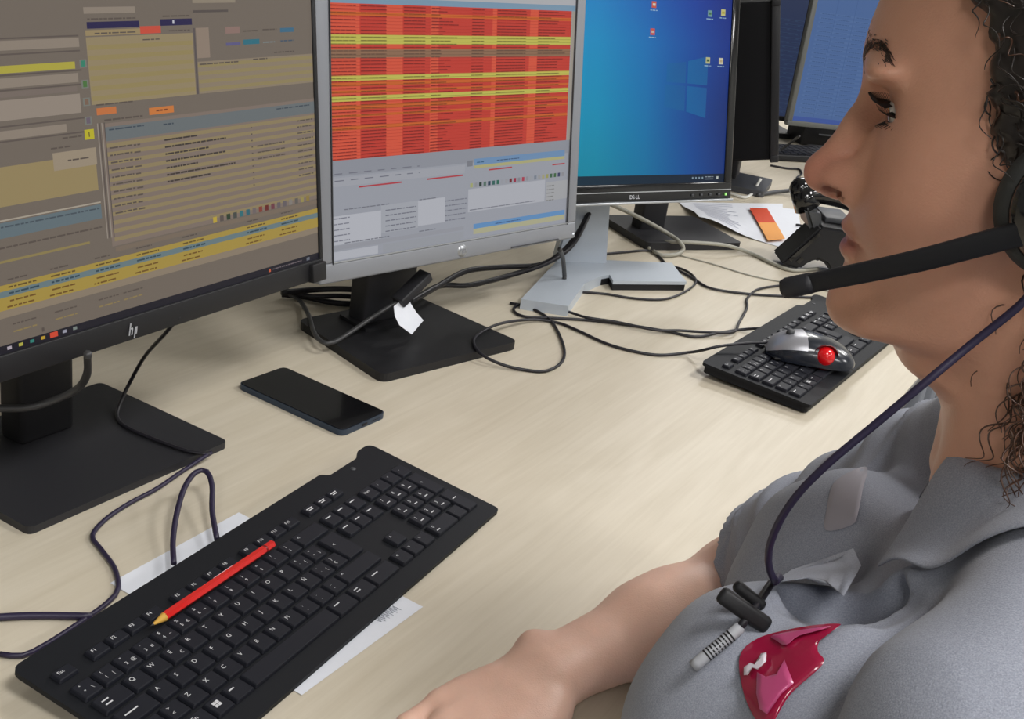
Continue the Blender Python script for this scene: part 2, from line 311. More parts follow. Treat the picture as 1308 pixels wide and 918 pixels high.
# ---- 1 black monitor, left
def monitor_left():
    w, h = 0.533, 0.336; M = panel_frame((-0.213, 1.162, 0.153), 63.1, 7.5, w)
    bc = np.array([-0.274, 1.036, 0]); ang = math.radians(61.6)
    e = np.array([math.cos(ang), math.sin(ang), 0]); back = np.array([-math.sin(ang), math.cos(ang), 0])
    c = bc-e*0.118+back*0.095
    t = thing('monitor', 'black monitor nearest the left edge showing yellow and grey data lists', 'monitor', c, ang); L = LM(t, M)
    frame_part(w, h, 0.0055, 0.0055, 0.0215, 0.0055, 0.016, M_black, 0.0012).build('bezel', t, L)
    bb = back_cover(w, h, 0.012, 0.04, M_black2); bb.build('back_cover', t, L @ T((0, 0.006, 0)))
    b = B(); b.box((w-0.012, 0.004, 0.009), (0.022, 0.018, 0.02), M_black, bev=0.001); b.build('bezel_corner', t, L)
    # logo: slanted strokes reading hp
    b = B(); Lg = T((0.2665, -0.0006, 0.0092)) @ rot('X', 90)
    def stroke(x0, y0, x1, y1, wd=0.0011): b.prism([(x0-wd/2, y0), (x0+wd/2, y0), (x1+wd/2, y1), (x1-wd/2, y1)], 0, 0.0006, M_logo, Lg)
    stroke(-0.0042, -0.004, -0.0014, 0.0065); stroke(-0.0013, -0.004, 0.0, 0.0012); b.prism([(-0.003, 0.0012), (-0.0026, 0.0023), (0.0004, 0.0023), (0.0006, 0.0012)], 0, 0.0006, M_logo, Lg)
    stroke(0.0012, -0.0075, 0.0036, 0.0023); stroke(0.0036, -0.004, 0.0052, 0.0023); b.prism([(0.0034, 0.0012), (0.0036, 0.0023), (0.0056, 0.0023), (0.0053, 0.0012)], 0, 0.0006, M_logo, Lg); b.prism([(0.0018, -0.004), (0.0021, -0.003), (0.0042, -0.003), (0.004, -0.004)], 0, 0.0006, M_logo, Lg)
    tag(b.build('logo', t, L), 'silver slanted letter emblem')
    s = Screen()
    bg = (112, 102, 92); lt = (140, 128, 115); ye = (142, 127, 88); ink = (88, 78, 71)
    s.rect(5.5, 21.5, 527.5, 330, bg, 0)
    s.rect(5.5, 21.5, 527.5, 28.3, (26, 24, 34), 1)
    for k, c in enumerate([(175, 165, 175), (175, 170, 70), (50, 125, 115), (185, 150, 45), (205, 72, 48), (150, 150, 165), (120, 130, 125)]):
        x = 145+k*10.6; g = 4.6 if k == 4 else 2.4; s.rect(x-g/1.2, 25-g/2.4, x+g/1.2, 25+g/2.4+0.6, c, 3)
    for k in range(10): s.rect(30+k*10.6, 23.6, 34+k*10.6, 26.4, random.choice([(150, 150, 165), (60, 90, 140), (170, 150, 90)]), 3)
    s.words(455, 500, 24.4, 1.1, (110, 100, 105), 3); s.rect(449, 23, 452, 26, (190, 90, 60), 3); s.rect(508, 23.2, 513, 26.4, (100, 105, 115), 3)
    # left pane
    for z0, z1, x1, c in ((304, 311, 236, lt), (290, 297, 236, lt), (251, 258, 240, lt), (234.5, 240, 234, (172, 162, 64)), (224, 231, 236, lt), (217, 221, 234, (118, 106, 98)), (200, 215, 236, (146, 134, 122)), (186, 192.5, 220, lt), (136, 166, 246, (148, 131, 92))):
        s.rect(5.5, z0, x1, z1, c, 1)
    for z in (259, 247.5, 232.5, 221.5, 195, 184): s.rect(5.5, z, 240, z+1.2, (92, 82, 76), 2)
    s.rect(204, 157, 247, 171, (152, 138, 118), 2); s.words(218, 240, 163, 1.2, ink); s.words(203, 222, 174, 1.2, ink)
    s.rect(5.5, 112, 247, 124, (98, 112, 118), 1); s.words(150, 245, 120, 1.2, (70, 80, 88)); s.rect(5.5, 125, 247, 126.2, (165, 155, 140), 2)
    s.words(140, 246, 104, 1.4, ink); s.words(60, 130, 104, 1.4, ink); s.rect(5.5, 93, 232, 95, (140, 125, 80), 2)
    for k, (z, c) in enumerate(((238, (52, 128, 104)), (222, (74, 112, 60)), (208, (120, 96, 80)), (193, (104, 92, 104)))): s.rect(238.5, z-3.2, 245.5, z+3.2, (118, 120, 112), 2); s.rect(240, z-2.4, 244, z+2.4, c, 3)
    s.rect(237, 178, 246.5, 186, (185, 175, 40), 3); s.rect(241, 180, 242, 184, (90, 80, 40), 4); s.words(215, 234, 181, 1.2, ink)
    # upper boxes
    s.rect(247, 205, 364, 258, (146, 131, 100), 1)
    for k in range(6): s.rect(248, 208+k*8, 363, 211.6+k*8, (146, 131, 88), 2)
    s.rect(249, 264.5, 303.5, 269.6, (36, 30, 72), 3); s.rect(327, 264.8, 364, 270.2, (36, 30, 72), 3); s.rect(341, 266.2, 343, 269.2, (190, 190, 200), 4)
    s.rect(304, 259, 327, 265, (196, 76, 58), 3); s.rect(247, 259, 304, 263.4, (150, 132, 96), 2); s.words(256, 300, 260.2, 1.0, ink); s.words(306, 325, 253.6, 1, ink); s.words(336, 362, 260, 1, ink)
    s.words(250, 300, 271.2, 1.2, ink); s.words(330, 362, 272, 1.2, ink); s.rect(247, 276, 300, 281, lt, 2); s.rect(365, 205, 367, 262, (88, 80, 80), 3)
    s.rect(368, 205, 527.5, 233, (138, 124, 104), 1)
    for k in range(4): s.rect(368, 207+k*7, 527, 210.2+k*7, (143, 129, 90), 2)
    s.rect(368, 236, 384, 262, (140, 124, 110), 2); s.rect(405, 256, 424, 262, (138, 112, 104), 2); s.rect(428, 245.5, 450, 250, (44, 108, 124), 3); s.rect(405, 245.4, 424, 248, (92, 88, 130), 3)
    s.words(428, 450, 257, 1.2, ink); s.words(455, 475, 257.5, 1.2, ink); s.rect(480, 255, 500, 259, (60, 104, 130), 3); s.words(480, 500, 246.4, 1.2, (60, 80, 100)); s.words(455, 472, 246, 1.2, (120, 130, 130))
    s.words(370, 420, 230, 1.2, ink); s.words(440, 460, 231, 1.2, ink); s.words(470, 500, 236, 1.2, ink); s.rect(366, 283, 420, 288, (140, 128, 112), 2); s.rect(366, 275, 410, 277, (84, 76, 72), 2)
    for z in range(290, 326, 9): s.words(20, 500, z, 1.4, (88, 80, 74), 2, gap=6)
    # tabs and the long list
    s.rect(251, 196.4, 271.5, 202, (192, 112, 62), 3); s.rect(307, 191.6, 335.5, 197.6, (198, 118, 58), 3); s.words(315, 328, 194, 1.4, (120, 66, 40), 4); s.words(258, 300, 191, 1.4, ink); s.words(251, 290, 204, 1.2, ink)
    s.rect(255, 86, 527.5, 189, (126, 112, 102), 1)
    for k in range(12): s.rect(258, 90+k*7.2, 527.5, 93.4+k*7.2, (141, 126, 93), 2)
    s.rect(258, 174.5, 527.5, 186, (104, 110, 112), 3); s.words(262, 300, 183, 1.2, (64, 74, 84), 4); s.words(322, 334, 181.5, 1.3, (60, 70, 80), 4); s.words(470, 520, 182.4, 1.2, (64, 74, 84), 4)
    for k in range(10):
        z = 168-k*6.1; s.words(261, 285, z, 1.3, ink, 4); s.words(287, 294, z-0.4, 1.3, ink, 4)
        if k < 7: s.words(322, random.uniform(360, 420), z, 1.5, (62, 54, 50), 4, gap=0.8)
        s.words(432, 434, z, 1.3, ink, 4, wmax=2.2); s.words(500, 524, z, 1.3, ink, 4)
        if 2 < k < 6: s.words(440, 480, z, 1.3, ink, 4)
    for x, c in ((250, (150, 140, 130)), (252, (88, 78, 74)), (254.4, (148, 138, 128)), (257, (86, 78, 74))): s.rect(x, 94, x+1.0, 190, c, 5)
    for k, c in enumerate([(185, 160, 60), (90, 80, 76), (44, 62, 44), (70, 74, 70), (48, 108, 116), (46, 98, 112), (110, 100, 100), (130, 60, 50), (104, 40, 36), (110, 60, 70), (100, 92, 96), (100, 92, 96), (130, 124, 118), (96, 92, 88), (150, 138, 80), (140, 120, 60)]): s.rect(375+k*9, 86, 380+k*9, 91.5, c, 6)
    s.rect(258, 81, 527, 85, (120, 106, 92), 4)
    # lower yellow block with a blue selected row
    s.rect(5.5, 56, 527.5, 76, (164, 141, 66), 4); s.rect(5.5, 66.3, 527.5, 71.2, (104, 122, 126), 5); s.rect(5.5, 50, 527, 56, (138, 124, 106), 3)
    for x in (20, 60, 100, 150, 190, 235, 280, 335, 420, 470):
        s.words(x, x+26, 73, 1.3, (98, 78, 40), 6); s.words(x, x+28, 68, 1.5, (52, 72, 84), 6); s.words(x, x+24, 62, 1.3, (110, 80, 36), 6); s.words(x-3, x+22, 57.6, 1.3, (110, 80, 36), 6); s.words(x, x+18, 79, 1.2, ink, 6)
    for x in (150, 190, 235, 262): s.words(x, x+22, 43, 1.2, ink, 4); s.words(x, x+22, 37, 1.2, (140, 122, 80), 4)
    s.rect(176, 30.5, 178.4, 34, ink, 4)
    s.build(t, L @ T((0, 0.0022, 0)))
    b = B(); b.box((w/2, 0.007, h/2), (w-0.008, 0.008, h-0.008), M_black); b.build('display_backing', t, L)
    # stand
    b = B(); b.prism(rounded([(-0.118, -0.095), (0.118, -0.095), (0.118, 0.095), (-0.118, 0.095)], 0.008), 0.0, 0.0075, M_black2, bev=0.002); b.build('base', t)
    b = B(); M0 = np.array(L); neckc = np.array([0.0, 0.035])
    b.box((0, 0.046, 0.16), (0.062, 0.034, 0.31), M_black, bev=0.006, seg=3); b.build('neck', t)
    return t
M_logo = mat('logo_silver', S(190, 192, 198), 0.35, metal=0.3)
monitor_left()
# ---- 2 silver monitor
def monitor_silver():
    w, h = 0.47, 0.392; M = panel_frame((0.065, 1.615, 0.110), 50.6, 8.3, w)
    f1, f2 = np.array([-0.151, 1.249, 0]), np.array([0.006, 1.427, 0]); d = f2-f1; ang = math.atan2(d[1], d[0]); back = np.array([-math.sin(ang), math.cos(ang), 0])
    c = (f1+f2)/2+back*0.092
    t = thing('monitor', 'silver framed monitor with a red and yellow striped table on screen', 'monitor', c, ang); L = LM(t, M)
    frame_part(w, h, 0.0205, 0.0205, 0.0245, 0.0205, 0.022, M_silver, 0.003).build('bezel', t, L)
    b = B()
    for (x, z, sx, sz) in ((w/2, 0.0243, w-0.04, 0.0012), (0.0203, h/2, 0.0012, h-0.044), (w-0.0203, h/2, 0.0012, h-0.044)): b.box((x, 0.0002, z), (sx, 0.002, sz), M_silver3 if sz < 0.01 else M_darkgrey)
    b.build('inner_trim', t, L)
    back_cover(w, h, 0.016, 0.055, M_black2).build('back_cover', t, L @ T((0, 0.012, 0)))
    b = B(); b.cyl((0.235, -0.0004, 0.0112), (0.235, 0.003, 0.0112), 0.0082, 0.0082, M_silver3, n=28)
    b.text('hp', 0.0125, M_silver, T((0.2352, -0.0008, 0.0118)) @ rot('X', 90), shear=0.25, bold=True); tag(b.build('logo', t, L), 'round emblem with two letters')
    b = B(); b.box((0.38, 0.0, 0.0035), (0.10, 0.004, 0.0012), M_darkgrey); b.build('button_strip', t, L)
    b = B(); b.sph((w-0.006, -0.0002, 0.007), 0.0012, mat('led_white', (0.8, 0.85, 0.9, 1), 0.3, emit=(0.8, 0.9, 1, 1), estr=1.0), n=8); b.build('power_led', t, L)
    s = Screen(); s.rect(20.5, 24.5, 449.5, 372, (152, 155, 164), 0)
    red, red2, orr, ye, gr = (190, 60, 48), (204, 72, 52), (198, 96, 40), (190, 184, 84), (140, 106, 82)
    zt = 315.0; z = zt; k = 0
    kinds = {2: orr, 3: orr, 4: orr}
    bands = [(281.5, 271.0, ye), (266, 262, orr), (265, 256, gr), (236.5, 230.6, ye), (229, 224.5, orr), (220, 217, orr), (213.8, 207.8, ye), (203, 198.5, orr), (193, 190, orr), (180, 175.5, orr), (306, 302, orr)]
    s.rect(20.5, 141.8, 443, zt, red, 1)
    for a, b_, c in bands: s.rect(20.5, b_, 443, a, c, 2)
    for x0, x1 in ((20.5, 66), (106, 132), (177, 191), (286, 294), (358, 374)): s.rect(x0, 141.8, x1, zt, (210, 84, 60), 1.5)
    nrow = 46; dz = (zt-141.8)/nrow
    for k in range(nrow):
        zz = 142.6+k*dz
        inkc = (124, 34, 30)
        for a, b_, c in bands:
            if b_-0.5 < zz < a: inkc = (118, 112, 50) if c == ye else ((96, 72, 58) if c == gr else (128, 62, 28))
        s.rect(20.5, zz-0.75, 443, zz-0.45, tuple(int(v*0.86) for v in (red if inkc == (124, 34, 30) else inkc)), 3)
        s.words(67, 106, zz, 1.15, inkc, 4, 0.5, 6, 20); s.words(133, 168, zz, 1.15, inkc, 4, 0.5, 6, 18); s.words(178, 178+random.uniform(14, 46), zz, 1.15, inkc, 4, 0.5, 5, 14)
        s.words(22, 60, zz, 1.0, inkc, 4, 0.6, 6, 12); s.words(248, 270, zz, 1.15, inkc, 4, 0.5, 6, 18); s.words(294, 350, zz, 1.15, inkc, 4, 0.5, 6, 18); s.words(374, 374+random.uniform(20, 60), zz, 1.15, inkc, 4, 0.5, 6, 18)
    s.rect(20.5, zt, 449.5, 322, (120, 148, 170), 1); s.rect(20.5, 322, 449.5, 372, (172, 172, 176), 1)
    s.rect(443, 141.8, 449.5, 315, (158, 150, 140), 2)
    # lower forms
    s.rect(20.5, 124, 449, 141.8, (140, 143, 152), 1); s.rect(257, 120, 440, 128.5, (108, 140, 176), 2); s.rect(257, 116, 440, 120, (170, 166, 120), 2); s.words(300, 345, 123, 1.3, (60, 84, 116), 3); s.words(262, 275, 123, 1.3, (50, 90, 120), 3)
    s.rect(244, 119.5, 254, 127, (120, 122, 130), 3)
    for x0, x1, z in ((62.6, 130, 108.3), (173, 237, 108.3), (285, 330, 111.5), (414, 441, 108.6)): s.rect(x0, z, x1, z+1.8, (172, 56, 66), 4)
    for x0, x1, z0, z1, c in ((22, 240, 112, 122, (158, 160, 168)), (22, 97, 44, 78, (178, 180, 188)), (97, 158, 50, 84, (160, 163, 171)), (158, 205, 52, 84, (176, 178, 186)), (247, 400, 60, 90, (172, 174, 182)), (402, 449, 60, 86, (162, 163, 166)), (22, 240, 38, 43, (148, 150, 158)), (22, 92, 26, 36, (176, 178, 186)), (100, 240, 26, 36, (150, 153, 160))): s.rect(x0, z0, x1, z1, c, 2)
    for z in (118, 126): s.words(26, 160, z, 1.2, (110, 112, 124), 3, 10, 8, 20)
    for k in range(5): s.words(24, 48, 48+k*6.6, 1.3, (120, 122, 134), 4); s.words(104, 155, 51+k*6.4, 1.3, (110, 112, 124), 4); s.words(205, 244, 53+k*6.3, 1.3, (116, 118, 130), 4); s.words(404, 420, 60+k*5, 1.2, (120, 120, 120), 4)
    for z in (84, 44.5): s.words(40, 110, z, 1.3, (112, 114, 124), 4); s.words(160, 190, z, 1.3, (112, 114, 124), 4)
    s.words(250, 380, 62, 1.3, (120, 122, 132), 4, 1, 6, 14)
    for k, c in enumerate([(160, 164, 110), (140, 142, 148), (40, 58, 52), (84, 110, 100), (40, 62, 84), (48, 96, 90), (44, 100, 84), (150, 152, 160), (150, 150, 156), (110, 40, 44), (150, 40, 66), (130, 132, 140), (166, 60, 80), (140, 140, 148), (152, 154, 160), (120, 128, 140), (150, 150, 150), (160, 156, 120), (150, 150, 90), (60, 96, 70), (60, 100, 60), (56, 60, 96), (140, 140, 146)]): s.rect(250+k*8.4, 92, 255+k*8.4, 97.5, c, 4)
    s.rect(258, 37, 445, 43.5, (96, 140, 186), 3); s.rect(258, 30, 445, 37, (170, 168, 138), 3); s.words(300, 350, 39, 1.3, (60, 90, 130), 4)
    s.build(t, L @ T((0, 0.0035, 0)))
    b = B(); b.box((w/2, 0.010, h/2), (w-0.03, 0.010, h-0.03), M_black); b.build('display_backing', t, L)
    b = B(); b.prism(rounded([(-0.118, -0.092), (0.118, -0.092), (0.104, 0.098), (-0.104, 0.098)], 0.014), 0.0, 0.011, M_black, bev=0.004, seg=3); b.build('base', t)
    b = B(); b.prism(rounded([(-0.052, 0.02), (0.052, 0.02), (0.05, 0.085), (-0.05, 0.085)], 0.01), 0.0105, 0.016, M_black, bev=0.005, seg=3); b.build('base_hub', t)
    b = B(); b.box((0, 0.055, 0.12), (0.086, 0.036, 0.215), M_black2, bev=0.006, seg=3); b.build('neck', t)
    return t
monitor_silver()
# ---- 3 monitor on the silver two footed stand
def monitor_blue():
    w, h = 0.407, 0.346; M = panel_frame((0.312, 1.836, 0.151), 36.7, 13.0, w)
    a0 = np.array([0.0, 1.583, 0]); ang = math.radians(37.5); c = np.array([0.070, 1.795, 0])
    t = thing('monitor', 'black monitor with an empty blue desktop on a silver two-footed stand', 'monitor', c, ang); L = LM(t, M)
    frame_part(w, h, 0.0155, 0.0155, 0.0275, 0.0155, 0.02, M_gloss, 0.002).build('bezel', t, L)
    b = B(); b.box((w/2, 0.003, -0.0008), (w+0.001, 0.016, 0.0035), M_silver3, bev=0.001); b.box((w/2, -0.0004, 0.0155), (w-0.004, 0.002, 0.0014), M_silver3); b.build('silver_trim', t, L)
    back_cover(w, h, 0.016, 0.05, M_black2).build('back_cover', t, L @ T((0, 0.010, 0)))
    b = B(); Lt = T((0.2036, -0.0008, 0.0078)) @ rot('X', 90)
    b.text('D', 0.0082, M_logo, Lt @ T((-0.0078, 0, 0)), bold=True); b.text('E', 0.0078, M_logo, Lt @ T((-0.0024, 0, 0)) @ rot('Z', 28), bold=True); b.text('LL', 0.0082, M_logo, Lt @ T((0.0052, 0, 0)), bold=True)
    tag(b.build('logo', t, L), 'silver lettering DELL')
    b = B()
    for k in range(4): b.box((0.322+k*0.019, -0.0005, 0.008), (0.005, 0.002, 0.0035), M_darkgrey, bev=0.0005)
    b.build('buttons', t, L)
    b = B(); b.box((0.394, -0.0006, 0.008), (0.003, 0.002, 0.004), mat('led_green', (0.3, 0.7, 0.2, 1), 0.4, emit=(0.35, 0.8, 0.2, 1), estr=0.5)); b.build('power_led', t, L)
    s = Screen(); nx, nz = 20, 16; X = np.linspace(15.5, 391.5, nx+1); Z = np.linspace(27.5, 330.5, nz+1)
    cp = {(0, 0): (0, 142, 158), (1, 0): (10, 70, 150), (0, .5): (0, 140, 180), (1, .5): (8, 52, 128), (0, 1): (0, 150, 200), (1, 1): (8, 40, 140)}
    def colr(u, v):
        keyu = [0, .3, .55, .8, 1.0]
        rows = {0: [(0, 132, 150), (0, 132, 158), (0, 112, 156), (4, 76, 148), (10, 48, 118)], .35: [(0, 142, 178), (0, 140, 180), (0, 112, 170), (6, 66, 144), (10, 42, 110)], .7: [(0, 146, 196), (0, 136, 190), (2, 108, 178), (6, 72, 156), (8, 46, 132)], 1: [(0, 128, 196), (0, 118, 190), (4, 84, 172), (8, 50, 150), (10, 34, 120)]}
        def rowc(r):
            q = rows[r]; return [float(np.interp(u, keyu, [c[i] for c in q])) for i in range(3)]
        ks = sorted(rows); 
        for a, b_ in zip(ks[:-1], ks[1:]):
            if a <= v <= b_:
                f = (v-a)/(b_-a); A, Bc = rowc(a), rowc(b_); return tuple(A[i]*(1-f)+Bc[i]*f for i in range(3))
    for i in range(nx):
        for j in range(nz):
            u0, u1, v0, v1 = i/nx, (i+1)/nx, j/nz, (j+1)/nz
            s.rect(X[i], Z[j], X[i+1], Z[j+1], colr(u0, v0), 0, colr(u1, v0), colr(u1, v1), colr(u0, v1))
    for q in ([(261, 180), (300, 179), (300, 211), (261, 207)], [(304, 179), (345.5, 177), (345.5, 221), (304, 212)], [(258, 143), (300, 137), (300, 175), (259, 176)], [(304, 136.5), (344.8, 127), (345.3, 173), (304, 175)]):
        s.quad(q, [(0, 96, 156), (8, 90, 150), (8, 84, 150), (0, 96, 158)], 2)
    s.rect(15.5, 27.5, 391.5, 40.5, (4, 44, 62), 3, (6, 24, 46), (6, 24, 46), (4, 44, 62))
    for k in range(4): s.rect(322+k*7, 33, 325+k*7, 36, (130, 150, 165), 4)
    s.words(350, 368, 35.4, 1.2, (150, 160, 170), 4); s.words(350, 368, 32, 1.2, (150, 160, 170), 4); s.rect(375, 32, 379, 36.5, (190, 196, 190), 4); s.rect(18, 31, 24, 37, (150, 180, 200), 4)
    def icon(x, z, c, c2): s.rect(x-4.5, z-4, x+4.5, z+5.5, c, 4); s.rect(x-2.5, z-1, x+3, z+2.5, c2, 5); s.words(x-7, x+7, z-8, 1.3, (150, 180, 200), 4)
    icon(231, 290, (196, 84, 60), (206, 200, 190)); icon(230, 251, (200, 76, 66), (190, 170, 160)); icon(345, 284, (110, 150, 150), (60, 110, 70)); icon(373, 287, (190, 186, 120), (170, 160, 60)); icon(345, 214, (180, 180, 130), (60, 90, 60)); icon(373, 214, (200, 196, 170), (180, 160, 120))
    icon(231, 318, (90, 140, 190), (200, 200, 210)); icon(40, 312, (190, 190, 200), (60, 90, 160))
    s.build(t, L @ T((0, 0.003, 0)))
    b = B(); b.box((w/2, 0.009, h/2), (w-0.02, 0.009, h-0.02), M_black); b.build('display_backing', t, L)
    # two flat feet and a leaning tapered neck
    inv = np.array(t.matrix_basis.inverted())
    def loc(p): q = inv@np.array([p[0], p[1], 0, 1]); return (q[0], q[1])
    for nm, pts in (('foot', [(0.0, 1.583), (0.070, 1.583), (0.094, 1.70), (0.122, 1.752), (0.118, 1.838), (0.052, 1.812)]), ('foot', [(0.122, 1.752), (0.135, 1.765), (0.140, 1.735), (0.262, 1.790), (0.245, 1.885), (0.118, 1.838)])):
        b = B(); b.prism([loc(p) for p in pts], 0.0105 if pts[0][0] > .1 else 0.0, 0.016, M_silver2, bev=0.002)
        if pts[0][0] > .1: q_ = np.array([loc(p) for p in pts]); b.prism([tuple(v) for v in q_.mean(0)+(q_-q_.mean(0))*.985], 0.0, 0.0105, M_black)
        b.build(nm, t)
    b = B(); p0, p1 = loc((0.058, 1.80)), loc((0.128, 1.835)); 
    A = [np.array([*loc((0.045, 1.79)), 0.013]), np.array([*loc((0.131, 1.825)), 0.013]), np.array([*loc((0.128, 1.856)), 0.013]), np.array([*loc((0.040, 1.822)), 0.013])]
    topc = np.array(loc((0.083, 1.805))); 
    Tp = [np.array([topc[0]-0.02, topc[1]-0.012, 0.24]), np.array([topc[0]+0.022, topc[1]-0.012, 0.24]), np.array([topc[0]+0.022, topc[1]+0.014, 0.24]), np.array([topc[0]-0.02, topc[1]+0.014, 0.24])]
    bm2 = bmesh.new(); vs = [bm2.verts.new(v) for v in A+Tp]
    for f in ((3, 2, 1, 0), (4, 5, 6, 7), (0, 1, 5, 4), (1, 2, 6, 5), (2, 3, 7, 6), (3, 0, 4, 7)): bm2.faces.new([vs[i] for i in f])
    bmesh.ops.bevel(bm2, geom=bm2.edges[:], offset=0.003, segments=2, affect='EDGES', clamp_overlap=True); b._merge(bm2, None, M_silver2, False); b.build('neck', t)
    b = B(); q = np.array(L)@np.array([w/2, 0.05, h*0.42, 1]); b.cyl((topc[0], topc[1], 0.225), (q[0], q[1], q[2]), 0.02, 0.026, M_darkgrey); b.build('tilt_hinge', t)
    return t
monitor_blue()
# ---- monitors further back
def plain_monitor(label, P, alpha, lean, w, h, bez, mfr, draw, base_c, base_size, base_ang, base_m, neck_w=0.06, depth=0.05, grp=None, deep=None):
    M = panel_frame(P, alpha, lean, w); t = thing('monitor', label, 'monitor', (base_c[0], base_c[1], 0), math.radians(base_ang), grp); L = LM(t, M)
    frame_part(w, h, bez, bez, bez, bez, 0.018, mfr, 0.002).build('bezel', t, L)
    if deep:
        b = B(); b.box((w/2, deep/2, h/2), (w-0.012, deep, h-0.008), mat('matte_black_back', (0.005, 0.005, 0.006, 1), 0.8, spec=0.15), bev=0.008, seg=3); b.build('back_cover', t, L @ T((0, 0.012, 0))); depth = deep+.01
    else: back_cover(w, h, 0.016, depth, M_black2).build('back_cover', t, L @ T((0, 0.008, 0)))
    s = Screen(); draw(s, w*1000, h*1000, bez*1000); s.build(t, L @ T((0, 0.003, 0)))
    b = B(); b.prism(rounded([(-base_size[0]/2, -base_size[1]/2), (base_size[0]/2, -base_size[1]/2), (base_size[0]/2, base_size[1]/2), (-base_size[0]/2, base_size[1]/2)], 0.012), 0, 0.014, base_m, bev=0.003); b.build('base', t)
    q = np.array(L)@np.array([w/2, depth-0.01, h*0.45, 1])
    b = B(); b.box((q[0], 0.01, q[2]/2), (neck_w, 0.035, q[2]), M_black2, bev=0.005)
    b.cyl((q[0], 0.01, q[2]-0.02), (q[0], q[1], q[2]-0.02), 0.022, 0.022, M_black2); b.build('neck', t); return t
def draw_off(s, w, h, b): s.rect(b, b, w-b, h-b, (8, 8, 10), 0)
def draw_dim(s, w, h, b):
    s.rect(b, b, w-b, h-b, (44, 54, 82), 0)
    for k in range(22): s.rect(b+6, b+10+k*12, w-b-6, b+15+k*12, (50, 64, 92), 2); s.words(b+12, w-b-12, b+11+k*12, 2, (40, 48, 74), 3, 8, 10, 30)
def draw_blue(s, w, h, b):
    s.rect(b, b, w-b, h-b, (74, 102, 150), 0); s.rect(b, b, w-b, b+12, (60, 84, 150), 1)
    for k in range(24):
        z = b+22+k*11; s.rect(b+14, z, w-b-10, z+5, (80, 108, 154), 2)
        for x in (20, 66, 120, 190, 260): s.words(b+x, b+x+36, z+1, 2.4, (64, 90, 136), 3)
    for x in (58, 112, 180, 250): s.rect(b+x, b+14, b+x+1.5, h-b, (66, 92, 140), 4)
plain_monitor('black monitor hidden behind the blue desktop, its flat black base showing', (0.318, 2.290, 0.185), 62, 5, 0.36, 0.30, 0.014, M_black, draw_off, (0.262, 2.118), (0.21, 0.17), 28, M_black2, neck_w=0.055)
plain_monitor('black monitor turned edge-on beside the blue screen', (0.545, 2.885, 0.098), 84.5, 12, 0.40, 0.34, 0.016, M_black, draw_off, (0.445, 2.66), (0.16, 0.17), 74, M_darkgrey, deep=0.092)
plain_monitor('dim blue-grey screen between the edge-on monitor and the pale blue one', (0.84, 3.42, 0.05), 14, 4, 0.44, 0.36, 0.014, M_black, draw_dim, (0.60, 3.45), (0.22, 0.17), 14, M_black2)
plain_monitor('far monitor with a pale blue screen in a grey frame beside her nose', tuple(atd(1005, 160, 3.05)+np.array([math.cos(math.radians(16)), math.sin(math.radians(16)), 0])*0.43), 16, 2, 0.43, 0.36, 0.014, mat('beige_grey_frame', S(96, 98, 96), 0.5), draw_blue, (0.86, 3.22), (0.22, 0.17), 16, M_black2)
